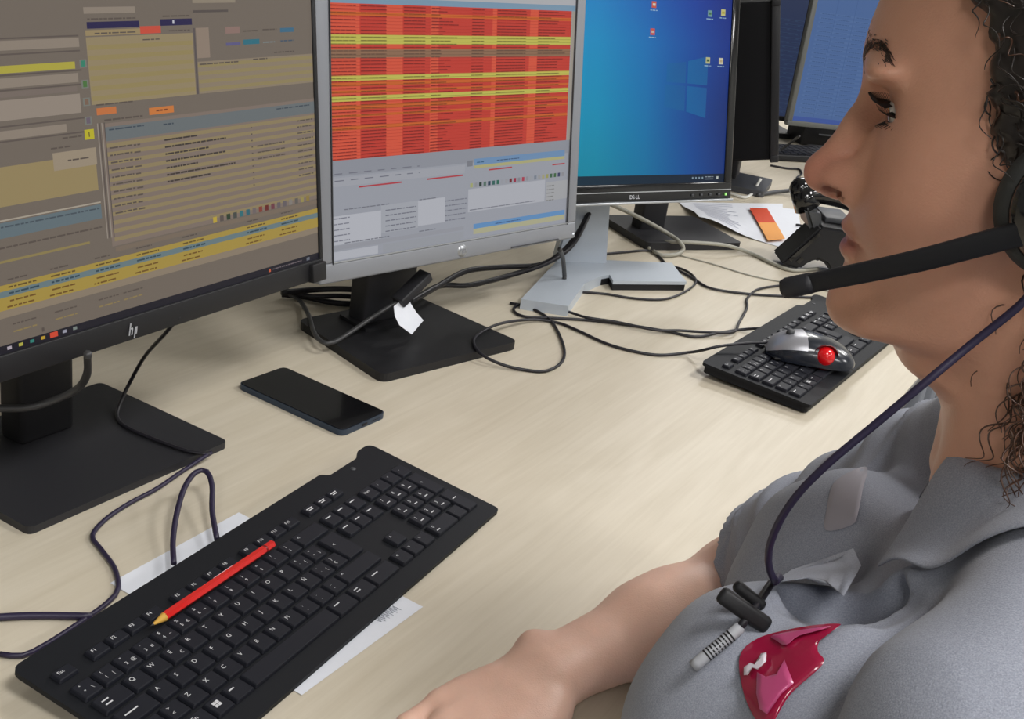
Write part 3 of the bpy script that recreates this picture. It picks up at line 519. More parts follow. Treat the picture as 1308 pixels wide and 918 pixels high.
# ------------------------------------------------------------------ keyboards
KU = 0.01905
def make_keyboard(label, O, yaw, tilt):
    t = bpy.data.objects.new('keyboard', None); COL.objects.link(t); t.empty_display_size = 0.05; tag(t, label, 'keyboard')
    t.matrix_basis = T(O) @ Matrix.Rotation(yaw, 4, 'Z') @ Matrix.Rotation(tilt, 4, 'X')
    pts = rounded([(-0.009, 0.0), (0.441, 0.0), (0.441, 0.1555), (0.4185, 0.1555), (0.4085, 0.1485), (0.362, 0.1485), (0.355, 0.1555), (-0.009, 0.1555)], [0.006, 0.006, 0.009, 0.004, 0.004, 0.002, 0.003, 0.009])
    b = B(); b.prism(pts, -0.0078, -0.0035, M_kbody, bev=0.0022, seg=3); b.prism([(x*0.985+0.003, 0.002+y*0.975) for x, y in pts], -0.0086, -0.0078, M_kbody); b.box((0.216, 0.1, -0.0105), (0.42, 0.09, 0.005), M_kbody, bev=0.002); b.build('case', t)
    if tilt > 0.08:
        for x in (0.03, 0.40): b = B(); b.box((x, 0.138, -0.0163), (0.03, 0.008, 0.0155), M_black2, bev=0.0015); b.build('foot', t)
    b = B(); b.cyl((0.3885, 0.1398, -0.0036), (0.3885, 0.1398, -0.0031), 0.0028, 0.0028, M_darkgrey, n=14); b.build('badge', t)
    def key(u0, u1, v, txt, h=0.0165, cy=None, w=None):
        x0, x1 = u0*KU+0.0008, u1*KU-0.0008; y = (5.9-v)*KU if cy is None else cy
        b = B(); b.box(((x0+x1)/2, y, -0.0018), (x1-x0, h, 0.0036), M_key, bev=0.0007, seg=1, taper=None)
        for v_ in b.bm.verts:
            if v_.co.z > -0.0008: v_.co.x += (0.0008 if v_.co.x < (x0+x1)/2 else -0.0008); v_.co.y += (0.0007 if v_.co.y < y else -0.0008)
        for (s, dx, dy, sz) in txt:
            if s == 'WIN':
                for ax in (0, 1):
                    for ay in (0, 1): b.box(((x0+x1)/2-0.0019+ax*0.0031-0.001, y-0.0012+ay*0.0029+0.001, 0.00004), (0.0027, 0.0025, 0.0001), M_ink)
            elif s == 'BAR': b.box((x0+dx, y+dy, 0.00004), (sz, 0.0011, 0.0001), M_ink)
            else: b.text(s, sz, M_ink, T((x0+dx, y+dy, 0.00008)))
        return b.build('key', t)
    A, Bq = 0.0052, 0.0042
    two = lambda lo, hi, ex=None: [(lo, 0.0056, -0.0022, Bq), (hi, 0.0056, 0.0034, Bq)]+([(ex, 0.0118, -0.0022, Bq)] if ex else [])
    one = lambda c: [(c, 0.0056, 0.0028, A)]
    for i, (lo, hi, ex) in enumerate([('º', 'ª', '\\'), ('1', '!', '|'), ('2', '"', '@'), ('3', '·', '#'), ('4', '$', '~'), ('5', '%', '€'), ('6', '&', '¬'), ('7', '/', None), ('8', '(', None), ('9', ')', None), ('0', '=', None), ("'", '?', None), ('¡', '¿', None)]): key(i, i+1, 0.5, two(lo, hi, ex))
    key(13, 15, 0.5, one('<'))
    key(0, 1.5, 1.5, [('BAR', 0.008, 0.002, 0.006), ('BAR', 0.008, -0.002, 0.006)])
    for i, c in enumerate('QWERTYUIOP'): key(1.5+i, 2.5+i, 1.5, one(c)+([('€', 0.012, -0.003, Bq)] if c == 'E' else []))
    key(11.5, 12.5, 1.5, two('`', '^', '[')); key(12.5, 13.5, 1.5, two('+', '*', ']'))
    key(0, 1.75, 2.5, [('BAR', 0.012, 0.001, 0.012)])
    for i, c in enumerate('ASDFGHJKLÑ'): key(1.75+i, 2.75+i, 2.5, one(c))
    key(11.75, 12.75, 2.5, two('´', '¨', '{')); key(12.75, 13.75, 2.5, two('Ç', '}'))
    key(13.75, 15, 2.0, [('<', 0.006, 0.004, A)], h=0.0355)
    key(0, 1.25, 3.5, one('^')); key(1.25, 2.25, 3.5, two('<', '>'))
    for i, c in enumerate('ZXCVBNM'): key(2.25+i, 3.25+i, 3.5, one(c))
    for i, (a, c) in enumerate(((',', ';'), ('.', ':'), ('-', '_'))): key(9.25+i, 10.25+i, 3.5, two(a, c))
    key(12.25, 15, 3.5, one('^'))
    key(0, 1.5, 4.5, [('BAR', 0.008, 0.003, 0.008)]); key(1.5, 2.5, 4.5, one('Fn')); key(2.5, 3.5, 4.5, [('WIN', 0, 0, 0)]); key(3.5, 4.6, 4.5, [('BAR', 0.006, 0.003, 0.005)])
    key(4.6, 10.25, 4.5, []); key(10.25, 11.7, 4.5, [('BAR', 0.008, 0.003, 0.007)]); key(11.7, 13.1, 4.5, [('BAR', 0.008, 0.003, 0.005), ('BAR', 0.008, 0.0, 0.005)]); key(13.1, 15, 4.5, [('BAR', 0.010, 0.003, 0.009)])
    fx = [0.0105, 0.0414, 0.0602, 0.0788, 0.0972, 0.1278, 0.1466, 0.1654, 0.1842, 0.2115, 0.2303, 0.2491, 0.2680, 0.2988, 0.3174, 0.3360]
    for i, x in enumerate(fx):
        u = x/KU; key(u-0.49, u+0.49, 0, [('Esc', 0.0062, 0.001, 0.004)] if i == 0 else ([('F%d' % i, 0.0056, 0.001, 0.0042)] if i < 13 else [('BAR', 0.007, 0.001, 0.008), ('BAR', 0.007, -0.0012, 0.006)]), h=0.0112, cy=0.1252)
    for i, v in ((0, 0.5), (1, 0.5), (2, 0.5), (0, 1.5), (1, 1.5), (2, 1.5)): key(15.25+i, 16.25+i, v, [('BAR', 0.007, 0.003, 0.007)])
    key(16.25, 17.25, 3.5, one('^')); key(15.25, 16.25, 4.5, one('<')); key(16.25, 17.25, 4.5, one('v')); key(17.25, 18.25, 4.5, one('>'))
    for i, c in enumerate(('Num', '/', '*', '-')): key(18.5+i, 19.5+i, 0.5, [(c, 0.0065, 0.002, 0.004)])
    for r, row in enumerate((('7', '8', '9'), ('4', '5', '6'), ('1', '2', '3'))):
        for i, c in enumerate(row): key(18.5+i, 19.5+i, 1.5+r, one(c)+[('BAR', 0.008, -0.003, 0.005)])
    key(18.5, 20.5, 4.5, one('0')+[('BAR', 0.006, -0.003, 0.005)]); key(20.5, 21.5, 4.5, one('.')); key(21.5, 22.5, 2.0, one('+'), h=0.0355); key(21.5, 22.5, 4.0, [('BAR', 0.007, 0.004, 0.006)], h=0.0355)
    return t
KB_O, KB_YAW, KB_TILT = np.array([-0.16584, 0.58081, 0.009]), math.radians(66.4546), math.radians(6.363)
kb1 = make_keyboard('black keyboard in the foreground with the red pencil across it', KB_O, KB_YAW, KB_TILT)
def kb_at(x, y, z=0.0): return np.array(kb1.matrix_basis @ Vector((x, y, z)))
kb2 = kb1.copy(); COL.objects.link(kb2); tag(kb2, 'black keyboard by her chin with a trackball mouse on it', 'keyboard')
kb2.matrix_basis = T((0.388, 1.353, 0.0185)) @ Matrix.Rotation(math.radians(59.6), 4, 'Z') @ Matrix.Rotation(math.radians(2.35), 4, 'X')
for ch in list(kb1.children):
    if ch.name.startswith('foot'): continue
    c = ch.copy(); COL.objects.link(c); c.parent = kb2
b = B(); b.prism(rounded([(-.007, .004), (.439, .004), (.439, .152), (-.007, .152)], .008), -0.0172, -0.0082, M_kbody); b.build('case_base', kb2)
kb1['group'] = kb2['group'] = 'black office keyboards'
# ------------------------------------------------------------------ pencil
def pencil():
    a, b_ = kb_at(0.0800, 0.1125, 0.0048), kb_at(0.2255, 0.1125, 0.0048); d = b_-a
    t = thing('pencil', 'red pencil lying across the foreground keyboard', 'pencil', a)
    q = Vector(d).to_track_quat('Z', 'Y').to_matrix().to_4x4(); Ln = float(np.linalg.norm(d))
    b = B(); b.lathe([(0.0036, 0.014), (0.0037, 0.02), (0.0037, Ln-0.001), (0.0033, Ln), (0, Ln)], M_red, q, n=6)
    for f in b.bm.faces: f.smooth = False
    b.build('barrel', t)
    b = B(); b.lathe([(0.0009, 0.003), (0.0036, 0.0145)], mat('bare_wood', S(205, 160, 70), 0.7), q, n=14); tag(b.build('sharpened_tip', t), 'bare wood cone')
    b = B(); b.lathe([(0, 0), (0.0009, 0.003)], mat('graphite', (0.05, 0.05, 0.05, 1), 0.4), q, n=10); b.build('lead', t)
    b = B(); b.lathe([(0.0038, Ln-0.012), (0.0038, Ln-0.010)], mat('dark_red_band', S(120, 10, 14), 0.3), q, n=6); b.build('band', t)
    up = kb_at(0, 0.06, 0.06)-kb_at(0, 0, 0); up /= np.linalg.norm(up); p0, p1 = a+d*.50+up*.00345, a+d*.66+up*.00345
    b = B(); b.tube(np.array([p0-a, p1-a]), .0006, mat('foil_print', S(220, 190, 200), 0.4), n=6); tag(b.build('foil_line', t), 'pale foil imprint')
    for o in t.children: pass
pencil()
# ------------------------------------------------------------------ smartphone
def smartphone():
    c = np.array([-0.217, 1.168, 0]); ang = math.radians(-30.7)
    t = thing('smartphone', 'black smartphone with a blue-grey rim lying on the desk', 'phone', c, ang)
    o = rounded([(-0.079, -0.037), (0.079, -0.037), (0.079, 0.037), (-0.079, 0.037)], 0.009, 7)
    b = B(); b.prism(o, 0.0004, 0.0070, mat('blue_grey_rim', S(62, 74, 92), 0.35, metal=0.6), bev=0.001); tag(b.build('rim', t), 'blue-grey metal rim')
    i = rounded([(-0.0778, -0.0358), (0.0778, -0.0358), (0.0778, 0.0358), (-0.0778, 0.0358)], 0.008, 7)
    b = B(); b.prism(i, 0.0070, 0.0078, M_gloss, bev=0.0005); b.build('glass', t)
    b = B(); b.box((0.0793, 0.0, 0.004), (0.0008, 0.008, 0.0026), M_black, bev=0.0003); b.build('charging_port', t)
    b = B()
    for k in range(5): b.cyl((0.0792, 0.012+k*0.003, 0.004), (0.0797, 0.012+k*0.003, 0.004), 0.0006, 0.0006, M_black, n=8)
    b.build('speaker_holes', t)
smartphone()
# ------------------------------------------------------------------ papers
def sheet(name, label, cat, pts, z=0.0006, lift=None):
    C = np.mean([p for p in pts], axis=0); t = thing(name, label, cat, (C[0], C[1], z)); G = []
    for i in range(13):
        r = []
        for j in range(13):
            u, v = i/12, j/12; p = np.array(pts[0])*(1-u)*(1-v)+np.array(pts[1])*u*(1-v)+np.array(pts[2])*u*v+np.array(pts[3])*(1-u)*v
            r.append((p[0]-C[0], p[1]-C[1], lift(u, v) if lift else 0.0))
        G.append(r)
    b = B(); b.grid(G, M_paper)
    return t, b, (lambda u, v, dz=0.0003: np.array([*(np.array(pts[0])*(1-u)*(1-v)+np.array(pts[1])*u*(1-v)+np.array(pts[2])*u*v+np.array(pts[3])*(1-u)*v-C), (lift(u, v) if lift else 0)+dz]))
t, b, fn = sheet('paper_note', 'white paper note slipped under the foreground keyboard', 'paper', [(-0.297, 0.779), (-0.229, 0.915), (-0.043, 0.811), (-0.116, 0.679)])
b.build('sheet', t)
M_pencilink = mat('faint_handwriting', S(176, 180, 192), 0.9)
b = B()
for k in range(5): b.tube(catmull([fn(0.72+k*0.035, 0.90), fn(0.73+k*0.035, 0.94), fn(0.745+k*0.035, 0.91), fn(0.75+k*0.035, 0.95)], 0.002), 0.0003, M_pencilink, n=4)
b.build('handwriting', t)
lift = lambda u, v: 0.016*max(0, 1-((u-0.0)**2)*1.0)*max(0, v-0.0)*0.0+0.017*math.exp(-((u-0.1)/0.35)**2)*math.exp(-((v-0.9)/0.5)**2)
t, b, fn = sheet('printed_sheet', 'printed sheet with a red and orange block by the black base', 'paper', [(0.300, 2.395), (0.545, 2.530), (0.485, 2.150), (0.325, 2.235)], 0.0008, lift)
b.build('sheet', t)
def flat(b, fn, u0, v0, u1, v1, m, dz=0.0005): b.grid([[fn(u0+(u1-u0)*i/4, v0+(v1-v0)*j/4, dz) for j in range(5)] for i in range(5)], m)
O_ = np.array(t.location); b = B()
for px, mm in ((((957, 265), (980, 266), (991, 284), (968, 284)), mat('print_red', S(205, 72, 40), 0.8)), (((968, 284), (991, 284), (1003, 305), (981, 307)), mat('print_orange', S(232, 160, 84), 0.8))):
    c4 = [at(*q, .0060)-O_ for q in px]; b.grid([[c4[0], c4[1]], [c4[3], c4[2]]], mm)
tag(b.build('colour_block', t), 'red block above an orange block')
b = B()
for k in range(14):
    flat(b, fn, 0.12, 0.08+k*0.06, random.uniform(0.40, 0.54), 0.095+k*0.06, mat('print_grey', S(176, 180, 198), 0.8))
b.build('printed_lines', t)
t, b, fn = sheet('paper_sheet', 'plain white sheet partly under the printed sheet by the telephone', 'paper', [(0.40, 2.455), (0.575, 2.50), (0.53, 2.19), (0.42, 2.20)], 0.0004)
b.build('sheet', t)
# ------------------------------------------------------------------ trackball mouse on the far keyboard
def trackball():
    a, e = at(978, 437, 0.036), at(1093, 453, 0.036); d = e-a; ang = math.atan2(d[1], d[0]); Ln = float(np.linalg.norm(d))
    c = (a+e)/2+np.array([0, 0, -0.0125]); t = thing('trackball_mouse', 'grey and black trackball mouse with a red ball lying on the far keyboard', 'mouse', c, ang)
    def shell(x0, x1, m, name, sc=1.0, zoff=0.0, k0=0, k1=18):
        G = []; n = 16
        for i in range(n+1):
            x = x0+(x1-x0)*i/n; s = (x+Ln/2)/Ln; wid = 0.042*(max(0.0, 1-(2*s-1)**4))**0.5*(0.78+0.22*s)+0.001
            hgt = (0.014+0.019*math.sin(math.pi*min(1, max(0, (s-0.02)/0.98))**0.8))*(max(0.0, 1-(2*s-1)**8))**0.5+0.001
            r = []
            for k in range(k0, k1+1):
                th = math.pi*k/18; cy, sy = math.cos(th), math.sin(th)
                r.append((x, wid*math.copysign(abs(cy)**0.75, cy)*sc, hgt*(sy**0.8)*sc+zoff))
            G.append(r)
        b = B(); b.grid(G, m); return b.build(name, t)
    shell(-Ln/2+0.0008, Ln/2-0.0008, mat('dark_blue_shell', S(26, 31, 42), 0.25, coat=0.3), 'shell')
    o = shell(-Ln/2+0.001, -Ln*0.10, mat('mouse_silver', S(160, 160, 166), 0.35, metal=0.4), 'button_cover', 1.012, 0.0003, 3, 15); tag(o, 'silver front buttons')
    b = B(); b.box((0, 0, 0.001), (Ln*0.86, 0.06, 0.004), M_black, bev=0.0015); b.build('underside', t)
    b = B(); b.sph((Ln*0.10, -0.030, 0.015), 0.0135, mat('red_ball', S(214, 14, 24), 0.18, coat=0.5, emit=S(200, 8, 16), estr=0.10), n=24); tag(b.build('ball', t), 'glossy red ball')
    b = B(); b.lathe([(0.0132, -0.002), (0.018, 0), (0.0172, 0.002)], mat('dark_red_ring', S(110, 12, 18), 0.3), T((Ln*0.10, -0.0335, 0.0145)) @ rot('X', 80), n=28); b.build('ball_ring', t)
    b = B(); b.cyl((-Ln*0.26, 0.0, 0.030), (-Ln*0.26, 0.0, 0.036), 0.006, 0.005, M_darkgrey); b.build('scroll_wheel', t)
    return a
mouse_front = trackball()
# ------------------------------------------------------------------ desk telephone
def telephone():
    dep = 2.06; c = atd(1035, 340, dep); c[2] = 0; xr = np.array([CR[0], CR[1], 0]); xr /= np.linalg.norm(xr); ang = math.atan2(xr[1], xr[0])
    t = thing('telephone', 'black desk telephone with sloping body and handset behind her mouth', 'telephone', c, ang)
    def side(pts): return [((atd(x, y, dep)-c)@xr, max(0.001, (atd(x, y, dep)-c)[2])) for x, y in pts]
    def slab(pts, y0, y1, m, bev=0.004, lab=None, name='body'):
        b = B(); bm = bmesh.new(); f = bm.faces.new([bm.verts.new((p[0], y0, p[1])) for p in side(pts)]); r = bmesh.ops.extrude_face_region(bm, geom=[f])
        for v in r['geom']:
            if isinstance(v, bmesh.types.BMVert): v.co.y = y1
        bmesh.ops.recalc_face_normals(bm, faces=bm.faces)
        if bev: bmesh.ops.bevel(bm, geom=bm.edges[:], offset=bev, segments=2, affect='EDGES', clamp_overlap=True)
        b._merge(bm, None, m, False); return b.build(name, t)
    slab([(997, 336), (1044, 284), (1068, 288), (1110, 300), (1110, 350), (1062, 348), (1056, 337), (1044, 331), (1034, 334), (1022, 345)], 0.0, 0.075, M_black)
    slab([(1006, 330), (1041, 292), (1044, 295), (1010, 333)], -0.002, 0.02, M_gloss, 0.0, name='slot'); slab([(1016, 333), (1022, 326), (1026, 329), (1021, 336)], -0.002, 0.02, M_gloss, 0.0, name='slot')
    slab([(1024, 262), (1046, 266), (1050, 290), (1036, 296)], 0.02, 0.10, mat('grey_phone_plastic', (0.06, 0.062, 0.066, 1), 0.45), 0.006, name='cradle')
    hs_ = [(p[0], 0.05, p[1]) for p in side([(1030, 252), (1042, 247), (1070, 252), (1100, 262)])]
    b = B(); b.tube(catmull(hs_, .004), .018, M_gloss, n=16)
    a, e = side([(1022, 240), (1034, 266)]); b.cyl((a[0], .05, a[1]), (e[0], .05, e[1]), .020, .025, M_gloss, n=24); b.sph((a[0], .05, a[1]), .020, M_gloss, n=18); b.build('handset', t)
    b = B(); p = side([(1060, 286), (1085, 292)]); b.box(((p[0][0]+p[1][0])/2, .08, p[0][1]+.004), (.05, .08, .01), M_darkgrey, bev=.002); b.build('button_field', t)
telephone()
# ------------------------------------------------------------------ cables
def cable(label, pts, r=0.0022, m=None, z=None, name='cable', step=0.007, cat='cable'):
    m = m or M_cable; P = []
    for q in pts:
        zz = q[2] if len(q) > 2 else (z if z is not None else r+0.0004); P.append(at(q[0], q[1], zz))
    P = catmull(P, step); P[:, 2] = np.maximum(P[:, 2], r+0.0003) if z is None else P[:, 2]; O = P[0].copy(); O[2] = 0
    t = thing(name, label, cat, O); b = B(); b.tube(P-O, r, m, n=8); b.build('cord', t); return t, O
cable('thin dark cable looping from the trackball mouse to the silver monitor base', [(982, 437, .034), (955, 438, .032), (934, 440, .030), (914, 443, .028), (898, 447, .020), (880, 450, .006), (836, 453), (781, 441), (738, 422), (712, 412), (680, 408, .005), (640, 413, .014), (612, 426, .014), (605, 438, .014), (616, 453, .012), (640, 465, .006), (668, 472), (696, 474), (716, 464), (721, 448), (713, 424), (702, 408), (686, 397), (668, 390), (651, 387)], 0.0021)
cable('dark keyboard cable running in parallel lines to the far keyboard', [(972, 419, .012), (944, 421), (918, 425, .005), (888, 430), (852, 423), (803, 415), (754, 409), (705, 406), (669, 404), (656, 396), (664, 389), (686, 391, .004), (722, 397, .004), (748, 405, .006), (787, 411, .006), (836, 421, .006), (869, 422, .006), (901, 424, .006), (936, 424, .006), (944, 412), (954, 393), (954, 382), (967, 370), (993, 365), (1030, 362)], 0.0021)
cable('dark cable curling round in front of the silver stand', [(690, 389, .006), (706, 379), (730, 373), (771, 375), (810, 381), (848, 382), (874, 373), (889, 360), (879, 347), (857, 339), (845, 336), (833, 338)], 0.0020)
cable('dark cable from the silver stand to the far keyboard', [(764, 325, .004), (797, 322), (828, 320), (842, 328), (853, 339), (870, 347), (888, 357), (908, 368), (954, 375), (1000, 378), (1042, 380)], 0.0022)
cable('pale grey cable drooping under the blue desktop monitor', [(770, 258, .07), (785, 263, .065), (823, 281, .045), (856, 300, .024), (869, 310, .020), (873, 318, .010), (864, 325), (845, 326), (835, 321)], 0.0038, M_cable_g)
cable('pale grey cable lying along the black base', [(829, 317), (836, 310), (868, 309, .019), (918, 312, .021), (941, 317, .012), (960, 324), (984, 335), (1012, 345), (1045, 343)], 0.0034, M_cable_g)
cable('thin beige line on the desk beside the grey cable', [(868, 326), (910, 337), (960, 352), (1010, 362), (1060, 372)], 0.0012, M_cable_g)
cable('purplish keyboard cable hooking up in an arch behind the foreground keyboard', [(222, 719, .012), (221, 690, .012), (226, 655, .02), (236, 622, .026), (250, 603, .028), (264, 602, .028), (271, 620, .024), (271, 652, .016), (277, 688, .012)], 0.0026, M_cable_p)
cable('purplish cable trailing from the foreground keyboard to the big black base', [(0, 835), (28, 837), (60, 822), (112, 788), (139, 768), (151, 751), (146, 725), (128, 700), (118, 684), (135, 663), (166, 642), (200, 624), (240, 597), (258, 585, .008), (270, 578, .010)], 0.0022, M_cable_p)
cable('dark cable entering at the left edge beside the foreground keyboard', [(-40, 792), (0, 788), (50, 786), (118, 787)], 0.0030, M_cable_p)
cable('black cable hanging from the left monitor onto its base', [(228, 405, .16), (210, 427, .13), (185, 455, .075), (165, 490, .03), (153, 516, .013), (150, 534, .010), (165, 547, .010), (200, 562, .010), (240, 576, .010), (268, 580, .010)], 0.0020)
cable('thick black power cable bent round the left monitor neck', [(112, 452, .175), (111, 478, .13), (98, 497, .105), (66, 512, .09), (30, 521, .085), (-40, 520, .09)], 0.0035, M_cable_d)
t, O = cable('black cable with a paper tag plugged into the silver monitor', [(366, 374, .008), (382, 383, .006), (394, 402, .010), (401, 424, .014), (412, 437, .0145), (426, 437, .0155), (445, 426, .020), (470, 409, .032), (492, 395, .046), (512, 383, .056)], 0.0030, M_cable_d)
a, e = at(508, 386, 0.055)-O, at(545, 350, 0.085)-O; b = B(); d = e-a; b.box((0, 0, float(np.linalg.norm(d))/2), (0.020, 0.013, float(np.linalg.norm(d))), M_black2, T(a) @ Vector(d).to_track_quat('Z', 'Y').to_matrix().to_4x4(), bev=0.002); b.build('plug', t)
q = [at(503, 391, .054)-O, at(522, 376, .060)-O]; w1 = [at(510, 415, .036)-O, at(532, 399, .040)-O]; w2 = [at(526, 427, .020)-O, at(541, 409, .026)-O]
G = [[q[0]*(1-k)+q[1]*k for k in (0, .5, 1)], [(q[0]*(1-k)+q[1]*k)*.5+(w1[0]*(1-k)+w1[1]*k)*.5+np.array([-.002, -.002, 0]) for k in (0, .5, 1)], [w1[0]*(1-k)+w1[1]*k for k in (0, .5, 1)], [w2[0]*(1-k)+w2[1]*k for k in (0, .5, 1)]]
b = B(); b.grid(G, M_paper); tag(b.build('paper_tag', t), 'blank white paper flag')
cable('upper thick black cable sagging behind the silver monitor', [(520, 388, .03), (560, 365, .03), (596, 346, .035), (640, 341, .03), (690, 338, .03), (718, 322, .05), (738, 298, .075), (752, 272, .10), (760, 255, .12)], 0.0042)
cable('lower thick black cable sagging behind the silver monitor', [(515, 392, .02), (558, 366, .02), (600, 364, .02), (650, 352, .02), (700, 335, .035), (730, 314, .06), (748, 283, .09), (757, 260, .11)], 0.0040)
cable('short dark cable dropping onto the silver stand foot', [(715, 318, .085), (719, 330, .06), (721, 350, .025), (721, 356, .017)], 0.0035, M_cable_d)
cable('upper black cable between the left monitor and the silver monitor', [(360, 374, .02), (400, 370, .02), (440, 369, .025), (480, 372, .03)], 0.0042)
cable('lower black cable between the left monitor and the silver monitor', [(360, 376, .006), (390, 379), (430, 387), (475, 388)], 0.0042)
cable('middle black cable between the left monitor and the silver monitor', [(362, 370, .012), (395, 378, .012), (436, 378, .014), (478, 381, .014)], 0.0034)
cable('white cable under the edge-on monitor', [(972, 228, .03), (966, 238, .012), (960, 248), (950, 252), (930, 246)], 0.0032, mat('white_cable', S(214, 214, 208), 0.5))
cable('flat dark cable pointing at the telephone handset', [(968, 249), (985, 246, .006), (1010, 243, .012), (1030, 240, .03)], 0.0048, M_darkgrey)
cable('dark wire loop on the far desk by her nose', [(984, 211), (1005, 215), (1020, 216), (1024, 222), (1018, 227), (1022, 232), (1040, 233)], 0.0026)
cable('grey cable hanging in front of the far black keyboard', [(1021, 174, .08), (1010, 182, .05), (996, 193, .02), (985, 199, .01)], 0.0032, M_cable_d)
cable('little black cable end by the white papers', [(1017, 287, .004), (1024, 288, .004), (1027, 292, .004), (1022, 296), (1018, 294)], 0.0024)
# things at the far end of the desk
t = thing('keyboard', 'slim black keyboard lying under the far pale blue screen', 'keyboard', at(1020, 200, 0), math.radians(25))
b = B(); b.box((0.06, 0.0, 0.010), (0.36, 0.14, 0.016), M_black, bev=0.003); b.build('case', t)
for r in range(5):
    for k in range(15): b = B(); b.box((-0.105+k*0.0225, -0.05+r*0.023, 0.0195), (0.019, 0.019, 0.004), M_key, bev=0.0008, seg=1); b.build('key', t)
t = thing('docking_station', 'black box with a pale strip below the far pale blue screen', 'computer', at(1050, 186, 0), math.radians(16))
b = B(); b.box((0.02, 0.03, 0.03), (0.20, 0.10, 0.058), M_black2, bev=0.004); b.build('case', t); b = B(); b.box((0.0, -0.021, 0.035), (0.06, 0.003, 0.004), M_silver); b.build('front_strip', t)
# ------------------------------------------------------------------ implicit surfaces for the woman and her clothes
def smin(a, b, k):
    h = np.maximum(k-np.abs(a-b), 0)/k; return np.minimum(a, b)-h*h*k*0.25
def smax(a, b, k): return -smin(-a, -b, k)
def d_ell(c, r, R=None):
    c = np.asarray(c); r = np.asarray(r, float)
    def f(P):
        p = P-c
        if R is not None: p = p@R
        k0 = np.sqrt(((p/r)**2).sum(1))+1e-9; k1 = np.sqrt(((p/(r*r))**2).sum(1))+1e-9; return k0*(k0-1)/k1
    return f, c, float(max(r))
def d_cone(a, b, r1, r2, flat=None):
    a = np.asarray(a, float); b = np.asarray(b, float); ba = b-a; L2 = ba@ba; L = math.sqrt(L2); rr = (r1-r2)
    def f(P):
        pa = P-a; y = pa@ba/L2; x = pa-np.outer(y, ba)
        if flat is not None: x = x+np.outer(x@flat[0], flat[0])*(flat[1]-1)
        xl = np.sqrt((x*x).sum(1)); s = rr/L; c2 = math.sqrt(max(1e-9, 1-s*s)); yy = y*L
        k = np.clip((yy+xl*s/c2)/L, 0, 1)                      # nearest axis point of the cone
        return np.sqrt(xl*xl+(yy-k*L)**2)-(r1+(r2-r1)*k)
    return f, (a+b)/2, L/2+max(r1, r2)
def field(prims):
    """prims: (op, (func, centre, radius), k); op '+' joins, '-' cuts"""
    def F(P):
        d = np.full(len(P), 1.0); bc = (P.max(0)+P.min(0))/2; br = np.linalg.norm(P-bc, axis=1).max() if len(P) < 2000000 else 9
        for op, (f, c, r), k in prims:
            if np.linalg.norm(c-bc)-r*1.25 > br+k+0.05: continue
            q = f(P); d = smin(d, q, k) if op == '+' else smax(d, -q, k)
        return d
    return F
